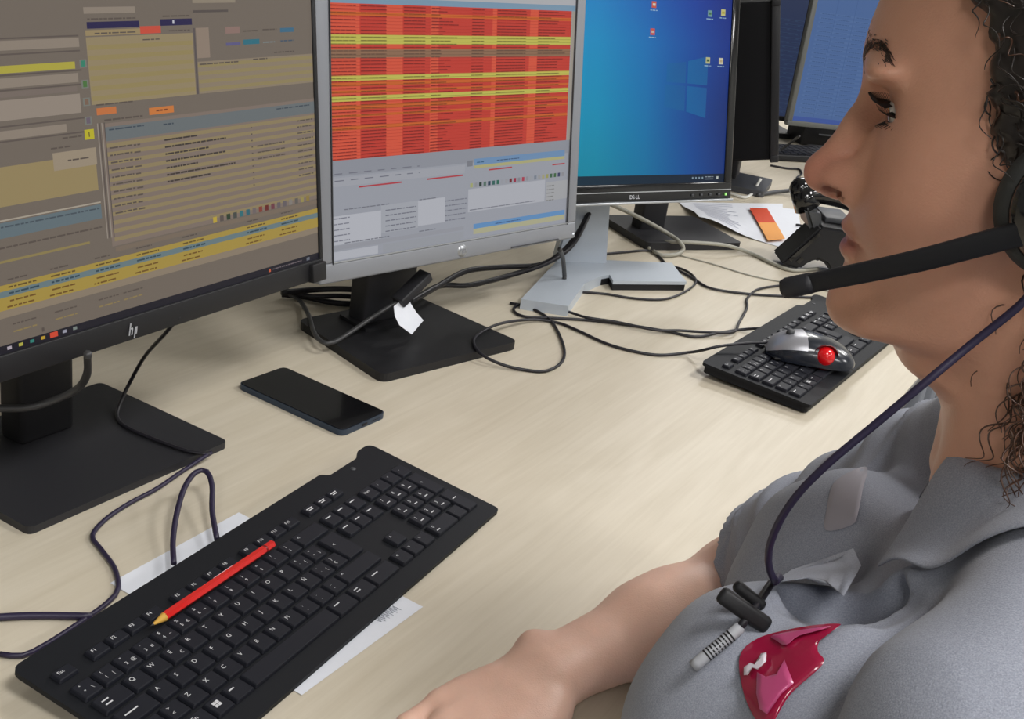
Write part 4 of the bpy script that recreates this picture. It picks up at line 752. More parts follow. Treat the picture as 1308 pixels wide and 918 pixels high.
def surface_net(F, lo, hi, h, NB=8):
    lo = np.array(lo); hi = np.array(hi); nb = np.ceil((hi-lo)/(h*NB)).astype(int); bs = h*NB
    I = np.stack(np.meshgrid(*[np.arange(n) for n in nb], indexing='ij'), -1).reshape(-1, 3); Cn = lo+(I+0.5)*bs
    sup = I//6; key = (sup[:, 0]*1000+sup[:, 1])*1000+sup[:, 2]; dist = np.empty(len(I))
    for u in np.unique(key): m = key == u; dist[m] = F(Cn[m])
    keep = np.abs(dist) < bs*0.866*1.5; I = I[keep]; key = key[keep]
    g = np.stack(np.meshgrid(*[np.arange(NB+1)]*3, indexing='ij'), -1).reshape(-1, 3)
    Vc, Vk, Q = [], [], []; N = nb*NB+2
    cid = lambda c: (c[..., 0]*N[1]+c[..., 1])*N[2]+c[..., 2]
    sup2 = I//2; key = (sup2[:, 0]*1000+sup2[:, 1])*1000+sup2[:, 2]
    edges = [(0, 1, 0), (0, 2, 1), (0, 4, 2)]
    for u in np.unique(key):
        blk = I[key == u]; base = blk*NB; G = base[:, None, :]+g[None]; P = lo+G.reshape(-1, 3)*h; D = F(P).reshape(len(blk), NB+1, NB+1, NB+1); sg = D < 0
        corner = [(i, j, k) for i in (0, 1) for j in (0, 1) for k in (0, 1)]
        sl = lambda A, c: A[:, c[0]:c[0]+NB, c[1]:c[1]+NB, c[2]:c[2]+NB]
        cs = sum(sl(sg, c).astype(int) for c in corner); act = (cs > 0) & (cs < 8); ix = np.argwhere(act)
        if len(ix) == 0: continue
        dv = np.stack([sl(D, c)[act] for c in corner], 1); acc = np.zeros((len(ix), 3)); cnt = np.zeros(len(ix)); ca = np.array(corner, float)
        for a in range(8):
            for ax in range(3):
                if corner[a][ax] == 0:
                    c2 = list(corner[a]); c2[ax] = 1; b = corner.index(tuple(c2)); da, db = dv[:, a], dv[:, b]; cr = (da < 0) != (db < 0); tt = np.where(cr, da/(da-db+1e-20), 0)
                    acc += np.where(cr[:, None], ca[a]+tt[:, None]*(ca[b]-ca[a]), 0); cnt += cr
        gc = base[ix[:, 0]]+ix[:, 1:]; Vc.append(lo+(gc+acc/cnt[:, None])*h); Vk.append(cid(gc+1))
        for ax in range(3):
            s0 = sg[:, :NB, :NB, :NB]; o = [0, 0, 0]; o[ax] = 1; s1 = sl(sg, o); cr = np.argwhere(s0 != s1)
            if len(cr) == 0: continue
            gg = base[cr[:, 0]]+cr[:, 1:]; b1, b2 = (ax+1) % 3, (ax+2) % 3; e1 = np.zeros(3, int); e2 = np.zeros(3, int); e1[b1] = 1; e2[b2] = 1
            q = np.stack([cid(gg+1-e1-e2), cid(gg+1-e2), cid(gg+1), cid(gg+1-e1)], 1); inside = s0[cr[:, 0], cr[:, 1], cr[:, 2], cr[:, 3]]; q[~inside] = q[~inside][:, ::-1]; Q.append(q)
    V = np.concatenate(Vc); K = np.concatenate(Vk); Q = np.concatenate(Q); o = np.argsort(K); K = K[o]; V = V[o]
    idx = np.searchsorted(K, Q); idx = np.minimum(idx, len(K)-1); ok = (K[idx] == Q).all(1); idx = idx[ok]
    return V, idx
def chunked(F, P):
    """evaluate in spatial chunks so that far shapes are skipped"""
    out = np.empty(len(P)); k = np.floor(P/0.05).astype(int); key = (k[:, 0]*4001+k[:, 1])*4001+k[:, 2]; o = np.argsort(key, kind='stable'); ks = key[o]; cut = np.flatnonzero(np.diff(ks))+1
    for seg in np.split(o, cut): out[seg] = F(P[seg])
    return out
def gradient(F, P, e=0.0006):
    return np.stack([chunked(F, P+np.eye(3)[i]*e)-chunked(F, P-np.eye(3)[i]*e) for i in range(3)], 1)/(2*e)
def snap(F, V, it=1):
    for _ in range(it):
        g = gradient(F, V); d = chunked(F, V); st = (d/(np.maximum((g*g).sum(1), 0.2)))[:, None]*g; V = V-np.clip(st, -0.002, 0.002)
    return V
# frames
HS = 1.057e-3
phi, tl = math.radians(165), math.radians(6); f0 = np.array([math.cos(phi), math.sin(phi), 0]); ZU = np.array([0, 0, 1.0])
HF = f0*math.cos(tl)-ZU*math.sin(tl); HU = ZU*math.cos(tl)+f0*math.sin(tl); HL = np.cross(HU, HF); HN = atd(1027, 222, 0.56); HR = np.stack([HF, HL, HU], 1)
def H(f, l, u): return HN+(HF*f+HL*l+HU*u)*HS
K0 = H(-87, 0, -131); ta = math.radians(153); TF = np.array([math.cos(ta), math.sin(ta), 0]); TL = np.array([-TF[1], TF[0], 0]); TR = np.stack([TF, TL, ZU], 1)
def TT(F, L, U): return K0+TF*F+TL*L+ZU*U
def he(f, l, u, rf, rl, ru): return d_ell(H(f, l, u), np.array([rf, rl, ru])*HS, HR)
# the face: profile of the middle line without nose, then rounding to the sides
PU = np.array([-95, -80, -74, -70.5, -65, -59, -51, -45, -38, -33, -29, -25.5, -22, -17, -11, -4, 6, 20, 34, 42, 48, 54, 60, 68, 78, 95, 115, 135, 150.])
PF = np.array([-90, -56, -36, -27, -21.8, -19.3, -20.2, -22.2, -23.6, -24.2, -24.2, -25.2, -23.6, -22.4, -21.6, -23, -26, -28, -27, -25, -22.2, -19.8, -20.0, -21.4, -24.5, -35, -55, -84, -112.])
def profile(u):
    return np.interp(u, PU, PF)
UF = np.linspace(-100, 155, 511); PS = np.interp(UF, PU, PF); kern = np.exp(-np.linspace(-2, 2, 9)**2); kern /= kern.sum(); PS = np.convolve(np.pad(PS, 4, 'edge'), kern, 'valid')
WU = np.array([-95, -75, -66, -55, -40, -22, 0, 20, 40, 60, 90, 120, 150.]); WV = np.array([26, 34, 40, 46, 53, 60, 66, 70, 71, 70, 70, 66, 50.])
AV = np.array([40, 46, 56, 68, 82, 90, 90, 86, 80, 76, 76, 70, 55.])
def face_d(P):
    q = (P-HN)@HR/HS; f, l, u = q[:, 0], np.abs(q[:, 1]), q[:, 2]
    Wd = np.interp(u, WU, WV); A = np.interp(u, WU, AV); pr = np.interp(u, UF, PS); fc = f-(pr-A)
    k0 = np.sqrt((fc/A)**2+(l/Wd)**2)+1e-9; k1 = np.sqrt((fc/A**2)**2+(l/Wd**2)**2)+1e-9
    e = 0.8; du = (np.interp(u+e, UF, PS)-np.interp(u-e, UF, PS))/(2*e)
    front = k0*(k0-1)/k1/np.sqrt(1+np.minimum(du*du, 6)*np.clip(fc/A, 0, 1)**2)
    d = np.where(fc > 0, front, l-Wd)
    jaw = (-u+(-72.0+0.40*np.maximum(0, -34-f)))*0.92; d = smax(d, jaw, 9); d = smax(d, -118-f, 20)
    return d*HS
prims = [('+', d_ell(H(-114, 0, 57), np.array([84, 67, 90])*HS, HR), 0.001), ('+', (face_d, H(-70, 0, 20), 0.17), 0.022)]
# nose
prims += [('+', d_cone(H(-29, 0, 44), H(-22, 0, 24), 6.5*HS, 7.0*HS), 0.008), ('+', d_cone(H(-22, 0, 24), H(-10.4, 0, 3), 7.0*HS, 9.0*HS), 0.006), ('+', d_ell(H(-9.6, 0, 1.6), np.array([9.6, 9.4, 9.2])*HS, HR), 0.004)]
for s in (-1, 1):
    prims += [('+', he(-20.5, s*11.4, 1.2, 11.0, 6.2, 8.6), 0.0065), ('+', he(-24, s*10, -6, 8, 6, 4), 0.004)]
prims += [('+', he(-18, 0, -6.5, 9, 4, 4), 0.003)]
for s in (-1, 1):
    prims += [('+', he(-62, s*44, 8, 20, 17, 20), 0.04), ('+', he(-64, s*36, -18, 20, 16, 22), 0.03), ('+', he(-33, s*13, 8, 8, 8, 13), 0.010),
              ('-', he(-27, s*31, 38, 9.5, 15, 9.5), 0.009), ('+', d_ell(H(-45.5, s*31, 35.5), np.array([13.9]*3)*HS, HR), 0.005),
              ('-', he(-28, s*12.2, 35, 7, 5, 9), 0.006),
              ('-', he(-32, s*31.5, 35.2, 10.5, 11.6, 4.3), 0.0012),
              ('-', he(-14.0, s*12.0, -4.4, 6.6, 5.0, 2.7), 0.0012),
              ('+', he(-30, s*33, 52, 9, 17, 4.5), 0.009)]
# lips
prims += [('+', he(-26.5, 0, -21.2, 7.0, 15, 4.2), 0.003), ('+', he(-30.5, 10, -22.8, 7, 13, 3.2), 0.003), ('+', he(-30.5, -10, -22.8, 7, 13, 3.2), 0.003), ('+', he(-27.6, 0, -31.4, 7.4, 17, 5.4), 0.003)]
prims += [('-', d_ell(H(-26, 0, -26.3), np.array([11.5, 25, 0.9])*HS, HR), 0.0018)]
prims += [('+', he(-32, 0, -58, 12.5, 15, 11), 0.008)]
for s in (-1, 1):                                              # ears
    R1 = HR
    prims += [('+', he(-112, s*73, 12, 17, 6, 30), 0.006), ('-', he(-109, s*81, 12, 9, 6, 17), 0.006)]
# neck, shoulders, trunk
prims += [('+', d_cone(H(-109, 0, -45), H(-137, 0, -112), 51*HS, 51*HS), 0.032), ('+', d_cone(H(-137, 0, -112), H(-158, 0, -170), 51*HS, 62*HS), 0.02),
          ('+', d_cone(H(-88, 14, -135), H(-112, 62, -20), 9*HS, 12*HS), 0.018), ('+', d_cone(H(-88, -14, -135), H(-112, -62, -20), 9*HS, 12*HS), 0.018),
          ('+', he(-74, 0, -77, 18, 26, 9), 0.02)]
prims += [('+', d_ell(TT(-.078, 0, -.19), (.098, .148, .20), TR), .05), ('+', d_ell(TT(-.065, 0, -.40), (.105, .135, .2), TR), .05)]
for s in (-1, 1): prims += [('+', d_cone(TT(-.08, s*.05, .0), TT(-.065, s*.15, -.045), .042, .046), .04), ('+', d_ell(TT(.012, s*.08, -.165), (.066, .066, .07), TR), .03)]
ELB, WR = at(918, 762, 0.046), at(696, 862, 0.030)
SHR = TT(-.03, -.165, -.055); SHL = TT(-.065, .17, -.06)
fdir = (WR-ELB)/np.linalg.norm(WR-ELB); fup = ZU-fdir*(fdir@ZU); fup /= np.linalg.norm(fup); fside = np.cross(fup, fdir)     # fside: left of the pointing direction
ELB2 = ELB-fdir*0.03
prims += [('+', d_cone(SHR, ELB2+ZU*.004, .046, .040), .03), ('+', d_cone(ELB2, ELB+fdir*.075, .038, .0375), .02), ('+', d_cone(ELB+fdir*.055, WR, .0375, .0265, (fup, 1.12)), .02),
          ('+', d_ell(WR-fside*.024+fup*.010-fdir*.006, (.010, .010, .010)), .012), ('+', d_ell(ELB+fdir*.055+fside*.012, (.055, .034, .033), np.stack([fdir, fside, fup], 1)), .02)]
HD = fdir*0.93+fside*0.0; HD = np.array([math.cos(math.radians(229)), math.sin(math.radians(229)), -0.06]); HD /= np.linalg.norm(HD)
hup = ZU-HD*(HD@ZU); hup /= np.linalg.norm(hup); hs = np.cross(hup, HD); HM = np.stack([HD, hs, hup], 1)
def hand_prims(W, HD, hs, hup, thumb=1):
    out = []; HM = np.stack([HD, hs, hup], 1)
    out += [('+', d_cone(W, W+HD*.03-hup*.002, .0265, .026, (hup, 1.35)), .02), ('+', d_ell(W+HD*.055-hup*.004, (.046, .041, .0165), HM), .016), ('+', d_ell(W+HD*.035+hs*.024*thumb-hup*.006, (.032, .016, .015), HM), .012)]
    kn = []
    for i, (o, l) in enumerate(((.031, .078), (.0105, .086), (-.010, .080), (-.029, .063))):
        base = W+HD*(.098-.006*abs(i-1)-(.006 if i == 3 else 0))+hs*o*thumb-hup*.002; sp = HD+hs*(o*thumb*1.6); sp /= np.linalg.norm(sp); r = .0092 if i < 3 else .0080
        p1 = base+sp*l*.46-hup*.004; p2 = p1+(sp*.9-hup*.42)*l*.30; p3 = p2+(sp*.85-hup*.5)*l*.24
        out += [('+', d_cone(W+HD*.04+hs*o*.6*thumb+hup*.002, base, .009, r+.0012), .010), ('+', d_cone(base, p1, r+.0006, r), .004), ('+', d_cone(p1, p2, r, r*.93), .003), ('+', d_cone(p2, p3, r*.93, r*.8), .003)]
    t0 = W+HD*.024+hs*.026*thumb-hup*.006; t1 = W+HD*.062+hs*.050*thumb-hup*.010; t2 = W+HD*.092+hs*.056*thumb-hup*.012; t3 = W+HD*.115+hs*.055*thumb-hup*.013
    out += [('+', d_cone(t0, t1, .0145, .0115), .012), ('+', d_cone(t1, t2, .0112, .0098), .004), ('+', d_cone(t2, t3, .0098, .0080), .003)]
    return out
prims += hand_prims(WR, HD, hs, hup, 1)
# left arm, held down towards the lap
ELL = TT(.0, .225, -.30); WRL = TT(.20, .13, -.425)
prims += [('+', d_cone(SHL, ELL, .045, .039), .03), ('+', d_cone(ELL, WRL, .039, .026), .015)]
hl = WRL-ELL; hl /= np.linalg.norm(hl); hlu = ZU-hl*(hl@ZU); hlu /= np.linalg.norm(hlu); hls = np.cross(hlu, hl)
prims += hand_prims(WRL, hl, hls, hlu, -1)
BODY = field(prims)
lo = np.minimum.reduce([H(20, -100, -200), TT(-.25, -.3, -.62), TT(.42, .3, -.62), at(400, 1150, 0)-[.05, .05, .0], WRL-.25]); lo[2] = TT(0, 0, -.60)[2]
hi = np.maximum.reduce([H(-230, -100, 160), TT(-.25, -.3, 0), TT(.2, -.3, 0), H(-230, 100, 160), ELB+.08, TT(-.2, .32, 0)])
V, Fq = surface_net(BODY, lo, hi, 0.0026)
V = snap(BODY, V, 2)
# skin colour: own tone of lips, nose, cheeks; painted nostril shade and arm light
q = (V-HN)@HR/HS; base = np.array(S(218, 162, 135)[:3]); colv = np.tile(base, (len(V), 1))
def blend(mask, c): 
    global colv
    colv = colv*(1-mask[:, None])+np.array(S(*c)[:3])*mask[:, None]
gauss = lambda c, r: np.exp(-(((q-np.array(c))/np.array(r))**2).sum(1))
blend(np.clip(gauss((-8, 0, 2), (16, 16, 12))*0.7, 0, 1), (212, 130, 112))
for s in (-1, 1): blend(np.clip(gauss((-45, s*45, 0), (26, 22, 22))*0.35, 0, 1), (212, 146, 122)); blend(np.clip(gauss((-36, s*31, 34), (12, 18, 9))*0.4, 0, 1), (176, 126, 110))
lipm = np.clip(1.6*np.exp(-((q[:, 2]+26.5)/7.2)**4)-0.6, 0, 1)*np.clip(1.5-np.abs(q[:, 1])/17, 0, 1)*(q[:, 0] > -42)
blend(lipm*0.8, (176, 98, 98))
for s in (-1, 1): blend(np.clip(gauss((-14, s*11, -4.6), (6, 5.0, 3.0))*1.2, 0, 1), (84, 36, 28))  # shade inside the nostrils, painted into the skin colour
armm = (((V-K0)@TF > .05) & (V[:, 2] < .20)).astype(float); blend(armm*0.85, (242, 200, 180))  # arm skin painted paler, standing in for ceiling light falling on it
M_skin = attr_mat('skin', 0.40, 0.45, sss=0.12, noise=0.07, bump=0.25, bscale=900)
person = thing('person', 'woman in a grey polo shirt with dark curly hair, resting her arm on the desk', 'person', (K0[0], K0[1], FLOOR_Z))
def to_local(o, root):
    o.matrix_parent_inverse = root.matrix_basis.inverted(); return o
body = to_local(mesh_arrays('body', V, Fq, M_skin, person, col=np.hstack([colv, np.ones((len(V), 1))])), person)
# eyes
def world_build(b, name, root): return to_local(b.build(name, root), root)
M_eyew = mat('eye_white', S(214, 208, 204), 0.15, coat=0.6); M_iris = mat('iris_brown', S(64, 38, 24), 0.15, coat=0.8); M_pupil = mat('pupil', (0.003, 0.003, 0.003, 1), 0.1, coat=0.8)
gz = np.array([0.94, 0.0, -0.22]); gz /= np.linalg.norm(gz)
for s in (-1, 1):
    b = B(); c = H(-45, s*31, 35.2); b.sph(c, 12.7*HS, M_eyew, n=32); gw = HF*gz[0]+HL*gz[1]+HU*gz[2]; Mq = T(c) @ Vector(gw).to_track_quat('Z', 'Y').to_matrix().to_4x4()
    r = 12.85*HS; b.lathe([(r*math.sin(a), r*math.cos(a)) for a in np.linspace(0.16, 0.47, 8)], M_iris, Mq, n=28); b.lathe([(r*1.002*math.sin(a), r*1.002*math.cos(a)) for a in np.linspace(0.0, 0.2, 5)], M_pupil, Mq, n=20)
    world_build(b, 'eye', person)
def skin_hit(p, d, F=None, off=0.0, n=40):
    F = F or BODY; p = np.array(p, float)
    for _ in range(n):
        v = F(p[None])[0]-off; p = p+d*max(min(v, .02), -0.01)*0.8
        if abs(v) < 1e-4: break
    return p
M_brow = mat('dark_brown_hair', S(62, 44, 36), 0.5)
def strands(L, m, name, root, r=0.0003, n=4):
    Vs, Fs, o = [], [], 0
    for P in L:
        P = np.asarray(P); Rr = np.linspace(r, r*0.35, len(P)); v, f = tube_arrays(P, Rr, n); Vs.append(v); Fs += [[a+o for a in q] for q in f]; o += len(v)
    return to_local(mesh_arrays(name, np.concatenate(Vs), Fs, m, root), root)
for s in (-1, 1):
    L = []; pth = catmull([(-15, 7, 50), (-14, 13, 56.5), (-18, 24, 61), (-26, 36, 61.5), (-38, 46, 56)], 1.0)
    for k in range(280):
        tpar = random.random(); i = int(tpar*(len(pth)-1)); c = pth[i]; wdt = (3.4*(1-tpar)+1.0); u = c[2]+random.gauss(0, wdt*0.5)
        p = skin_hit(H(c[0]+14, s*(c[1]+random.gauss(0, 0.8)), u), -HF*0.9-HL*s*0.3*tpar); tang = np.array([-0.3*tpar-0.1, 0.75, 0.55*(1-1.7*tpar)]); w = HF*tang[0]+HL*tang[1]*s+HU*tang[2]
        out = HF*0.6+HL*s*0.3; L.append([p-out*.0003, p+w*.0025+out*.0006, p+w*.0055+out*.0007])
    strands(L, M_brow, 'eyebrow', person, 0.00024)['kind'] = 'stuff'
    L = []
    for k in range(46):
        a = -0.95+1.9*k/45; y = 31+13.2*math.sin(a); d = H(-45.5+13.6*math.cos(a), s*y, 39.0-2.6*abs(math.sin(a))**2-(2.2 if a > 0.6 else 0)); o = HF*math.cos(a)+HL*s*math.sin(a)
        L.append([d, d+o*.0035-HU*.0008, d+o*.0068+HU*.0008, d+o*.0088+HU*.0034])
        if k % 4 == 0:
            d = H(-45.5+13.4*math.cos(a), s*y, 30.6+1.6*abs(math.sin(a))**2); L.append([d, d+o*.0022-HU*.0012, d+o*.0042-HU*.0022])
    strands(L, mat('eyelash', (0.004, 0.003, 0.003, 1), 0.5), 'eyelashes', person, 0.00028)['kind'] = 'stuff'
# ---- shirt
SE0, SE1 = SHR+np.array([0, 0, .004]), ELB2+ZU*.004
sdir = (SE1-SE0)/np.linalg.norm(SE1-SE0); slen = np.linalg.norm(SE1-SE0); HEM = SE0+sdir*slen*0.87
sh = [('+', d_ell(TT(-.078, 0, -.19), (.112, .162, .215), TR), .05), ('+', d_ell(TT(-.06, 0, -.40), (.122, .155, .21), TR), .06)]
for s in (-1, 1): sh += [('+', d_cone(TT(-.09, s*.045, .012), TT(-.065, s*.155, -.045), .046, .057), .045), ('+', d_ell(TT(.032, s*.080, -.150), (.083, .080, .090), TR), .045)]
sh += [('+', d_cone(SE0, HEM+sdir*.06, .062, .058), .035), ('+', d_cone(SHL, TT(-.01, .215, -.22)+np.array([0, 0, -.06]), .060, .056), .035)]
lsd = TT(-.01, .215, -.28)-SHL; lsd /= np.linalg.norm(lsd); LHEM = TT(-.01, .215, -.20)
core0 = field(sh)
def hit0(x, y, push): r = ray(x, y)/np.linalg.norm(ray(x, y)); return skin_hit(atd(x, y, .38), r, core0, 0, 60)+r*push
rg = [hit0(*q, .010) for q in ((1160, 790), (1105, 835), (1065, 890), (1030, 950))]
for a, b in zip(rg[:-1], rg[1:]): sh.append(('+', d_cone(a, b, .018, .020), .022))
core_nc = field(list(sh))
for push in (.0, .009):
    gv = [hit0(*q, push) for q in ((1016, 771), (1065, 772), (1120, 766), (1150, 757))]
    for a, b, r1, r2 in zip(gv[:-1], gv[1:], (.0085, .0125, .0105), (.0125, .0105, .007)): sh.append(('-', d_cone(a, b, r1, r2), .010))
core = field(sh)
def folds(P):
    t = (P-K0)@TR; f, l, u = t[:, 0], t[:, 1], t[:, 2]
    w = 0.0036*np.sin(34*l-52*u+3*np.sin(18*f)+1.0)*np.exp(-((l+.02)/.10)**2)*np.exp(-((u+.06)/.12)**2)
    w += 0.0032*np.sin(58*(u*0.8+l*0.55)+4*np.sin(14*l)+0.6)*np.exp(-((l-.07)/.09)**2)*np.exp(-((u+.17)/.10)**2)
    y = (P-SE0)@sdir; x = P-SE0-np.outer(y, sdir); on = np.exp(-((l+.22)/.09)**2)
    w += on*(0.0032*np.sin(95*y+6*(x@ZU)*8+2.2*np.sin(22*(x@TF)))+0.0022*np.sin(160*y-40*(x@TF)))*np.clip(y/.04, 0, 1)
    hy = (P-HEM)@sdir; w += on*0.0016*(np.exp(-((hy+.020)/.003)**2)+.6*np.exp(-((hy+.031)/.003)**2))
    w -= on*0.0040*(1-np.abs(np.sin(52*y+9*(x@ZU)*6+1.2*np.sin(30*(x@TF))+.4)))**4*np.clip(y/.05, 0, 1)
    w -= 0.0034*(1-np.abs(np.sin(19*(u*.62+l*.78)+2.0*np.sin(9*f)+.9)))**6*np.exp(-((l-.10)/.12)**2)*np.exp(-((u+.10)/.12)**2)
    w += 0.0012*np.sin(70*f+31*l)*np.sin(63*u-22*l)
    return w
def SHIRT(P):
    d = core(P)+folds(P)
    on = ((P-K0)@TL < -.10); cut = (P-HEM)@sdir; d = np.where(on, smax(d, cut, .004), d)
    hol = np.linalg.norm(P-SE0-np.outer((P-SE0)@sdir, sdir), axis=1)-.0465; cav = np.maximum(hol, -(cut+.03)); d = np.where(on, np.maximum(d, -cav), d)
    on2 = ((P-K0)@TL > .12); d = np.where(on2, smax(d, (P-LHEM)@lsd, .004), d)
    d = smax(d, -(P-TT(0, 0, -.56))[:, 2], .01)
    return d
V2, F2 = surface_net(SHIRT, lo-.02, np.array([hi[0]+.06, hi[1]+.06, K0[2]+.10]), 0.0030)
V2 = snap(SHIRT, V2, 1)
def shirt_mat():
    m = bpy.data.materials.new('grey_jersey'); m.use_nodes = True; nt = m.node_tree; b = nt.nodes['Principled BSDF']; N = nt.nodes.new; Lk = nt.links.new
    tc = N('ShaderNodeTexCoord'); n = N('ShaderNodeTexNoise'); n.inputs['Scale'].default_value = 1500; n.inputs['Detail'].default_value = 3; Lk(tc.outputs['Object'], n.inputs['Vector'])
    r = N('ShaderNodeValToRGB'); e = r.color_ramp.elements; e[0].position = 0.3; e[0].color = S(138, 142, 154); e[1].position = 0.7; e[1].color = S(166, 170, 183); Lk(n.outputs['Fac'], r.inputs['Fac']); Lk(r.outputs['Color'], b.inputs['Base Color'])
    b.inputs['Roughness'].default_value = 0.95; b.inputs['Specular IOR Level'].default_value = 0.15; b.inputs['Sheen Weight'].default_value = 0.12
    mp = N('ShaderNodeMapping'); mp.inputs['Scale'].default_value = (1, 1, 1); Lk(tc.outputs['Object'], mp.inputs['Vector']); n2 = N('ShaderNodeTexNoise'); n2.inputs['Scale'].default_value = 1300; Lk(mp.outputs['Vector'], n2.inputs['Vector'])
    bp = N('ShaderNodeBump'); bp.inputs['Strength'].default_value = 0.35; bp.inputs['Distance'].default_value = 0.0006; Lk(n2.outputs['Fac'], bp.inputs['Height']); Lk(bp.outputs['Normal'], b.inputs['Normal']); return m
M_shirt = shirt_mat()
shirt = to_local(mesh_arrays('polo_shirt', V2, F2, M_shirt, person), person)
def sub(b, name, lab=None):
    o = b.build(name, shirt); o.matrix_parent_inverse = (person.matrix_basis @ person.matrix_basis.inverted()).inverted()
    if lab: o['label'] = lab
    return o
def drape(p, d, off=0.0, F=None): return skin_hit(p, d, F or SHIRT, off, 60)
SHIRT_NC = lambda P: core_nc(P)+folds(P)
# collar: a stand round the neck folded over into leaves
def collar():
    rows = []
    cx = H(-142, 0, -128)
    ths = np.linspace(-2.75, 2.75, 61)                        # 0 = back of the neck, +-pi = front
    for th in ths:
        a = th+math.pi; ff, ll = math.cos(a), -math.sin(a); fr = (1-math.cos(th))/2       # fr: 0 back, 1 front
        hz = .068*(1-fr)+.012*fr
        ctr = TT(-.066, 0, 0)
        dirv = TF*ff+TL*ll
        rad = .062+.004*fr
        pin = ctr+dirv*rad+ZU*(hz-.030); ptop = ctr+dirv*(rad+.001)+ZU*(hz+.004); pfold = ctr+dirv*(rad+.006)+ZU*(hz+.003)
        wid = .056-.008*np.clip((fr-.55)/.45, 0, 1)
        outd = dirv*(.72-.45*fr)-ZU*(.55+.35*fr)+TF*(.10*fr)+TL*(np.sign(ll)*.45*fr*fr)
        pe = pfold+outd/np.linalg.norm(outd)*wid
        row = [pin, ctr+dirv*rad+ZU*(hz-.012), ptop, pfold]
        for k in (0.25, 0.5, 0.75, 1.0):
            p = pfold*(1-k)+pe*k; g = p+np.array([0, 0, .05]); g = drape(g, -ZU, .0045, SHIRT_NC); p = p.copy(); p[2] = max(g[2] if g[2] > p[2]-.06 else p[2], p[2]-.03*k) if k > .3 else max(p[2], g[2]); row.append(p)
        rows.append(row)
    return np.array(rows)
CG = collar(); b = B(); b.grid(CG, M_shirt); co = sub(b, 'collar'); sm = co.modifiers.new('s', 'SOLIDIFY'); sm.thickness = 0.0022; sm.offset = 0; ss = co.modifiers.new('b', 'SUBSURF'); ss.levels = ss.render_levels = 1
# placket down the chest with buttons
G = []
for u in np.linspace(-.135, -.235, 18): G.append([drape(TT(.22, l, u+.0), -TF, .003 if abs(l) < .017 else .0004) for l in (-.0185, -.017, -.008, 0, .008, .017, .0185)])
b = B(); b.grid(G, M_shirt); sub(b, 'placket')
for c in (drape(TT(.22, 0, -.16), -TF, .004), drape(TT(.22, 0, -.215), -TF, .004)):
    b = B(); b.lathe([(0, .0012), (.0035, .0014), (.0052, .0008), (.0053, -.001)], mat('button_grey', S(170, 172, 178), 0.4), T(c) @ Vector(TF).to_track_quat('Z', 'Y').to_matrix().to_4x4(), n=16); sub(b, 'button')
# patches printed on chest and sleeve
def patch_from_pixels(name, outline, m, depth0, off=0.0012, n=14, lab=None, F=None):
    """a flexible patch whose outline is stuck on the shirt surface"""
    C = np.mean(outline, axis=0); G = []
    for k in range(7):
        G.append([drape(atd(*(C+(np.array(o)-C)*(k/6)), depth0), (lambda r: r/np.linalg.norm(r))(ray(*(C+(np.array(o)-C)*(k/6)))), off+(.0005 if k < 6 else -.0005), F) for o in list(outline)+[outline[0]]])
    b = B(); b.grid(G, m); return sub(b, name, lab)
def smooth_outline(pts, n=6):
    P = np.array(pts, float); Q = np.vstack([P[-1], P, P[0], P[1]]); out = []
    for i in range(1, len(P)+1):
        for t in np.linspace(0, 1, n, endpoint=False): out.append(0.5*(2*Q[i]+(-Q[i-1]+Q[i+1])*t+(2*Q[i-1]-5*Q[i]+4*Q[i+1]-Q[i+2])*t*t+(-Q[i-1]+3*Q[i]-3*Q[i+1]+Q[i+2])*t**3))
    return out
M_badge = mat('crimson_plastic', S(158, 22, 62), 0.22, coat=0.5); M_badge2 = mat('pink_print', S(196, 78, 128), 0.3, coat=0.4); M_badge3 = mat('white_print', S(225, 215, 225), 0.4)
patch_from_pixels('chest_badge', smooth_outline([(945, 838), (968, 815), (1010, 803), (1050, 797), (1074, 797), (1058, 806), (1046, 820), (1045, 832), (1051, 848), (1010, 886), (985, 925), (968, 922), (950, 885)]), M_badge, .42, .0025, lab='glossy crimson badge with pink shapes')
patch_from_pixels('badge_print', [(967, 858), (978, 864), (992, 860), (1002, 842), (1008, 858), (1014, 872), (998, 886), (980, 912), (970, 905), (966, 885)], M_badge2, .42, .0040, lab='pink star-like print')
patch_from_pixels('badge_print', smooth_outline([(985, 812), (1010, 806), (1060, 799), (1050, 804), (1020, 812), (1004, 824), (992, 818)], 3), M_badge2, .42, .0040)
patch_from_pixels('badge_letter', [(950, 862), (950, 852), (958, 846), (966, 849), (972, 842), (972, 834), (979, 833), (979, 844), (968, 855), (960, 852), (955, 855), (955, 862)], M_badge3, .42, .0052, lab='white bent stroke')
patch_from_pixels('sleeve_patch', smooth_outline([(1056, 650), (1064, 618), (1088, 601), (1108, 597), (1102, 625), (1096, 655), (1088, 670), (1055, 677)], 4), mat('pale_patch', S(160, 156, 164), 0.8), .62, .0016, lab='pale grey patch')
patch_from_pixels('collar_leaf', [(982, 746), (1012, 727), (1050, 714), (1090, 700), (1100, 722), (1078, 761), (1060, 748), (1030, 739), (1004, 742)], M_shirt, .42, .0060, F=SHIRT_NC)
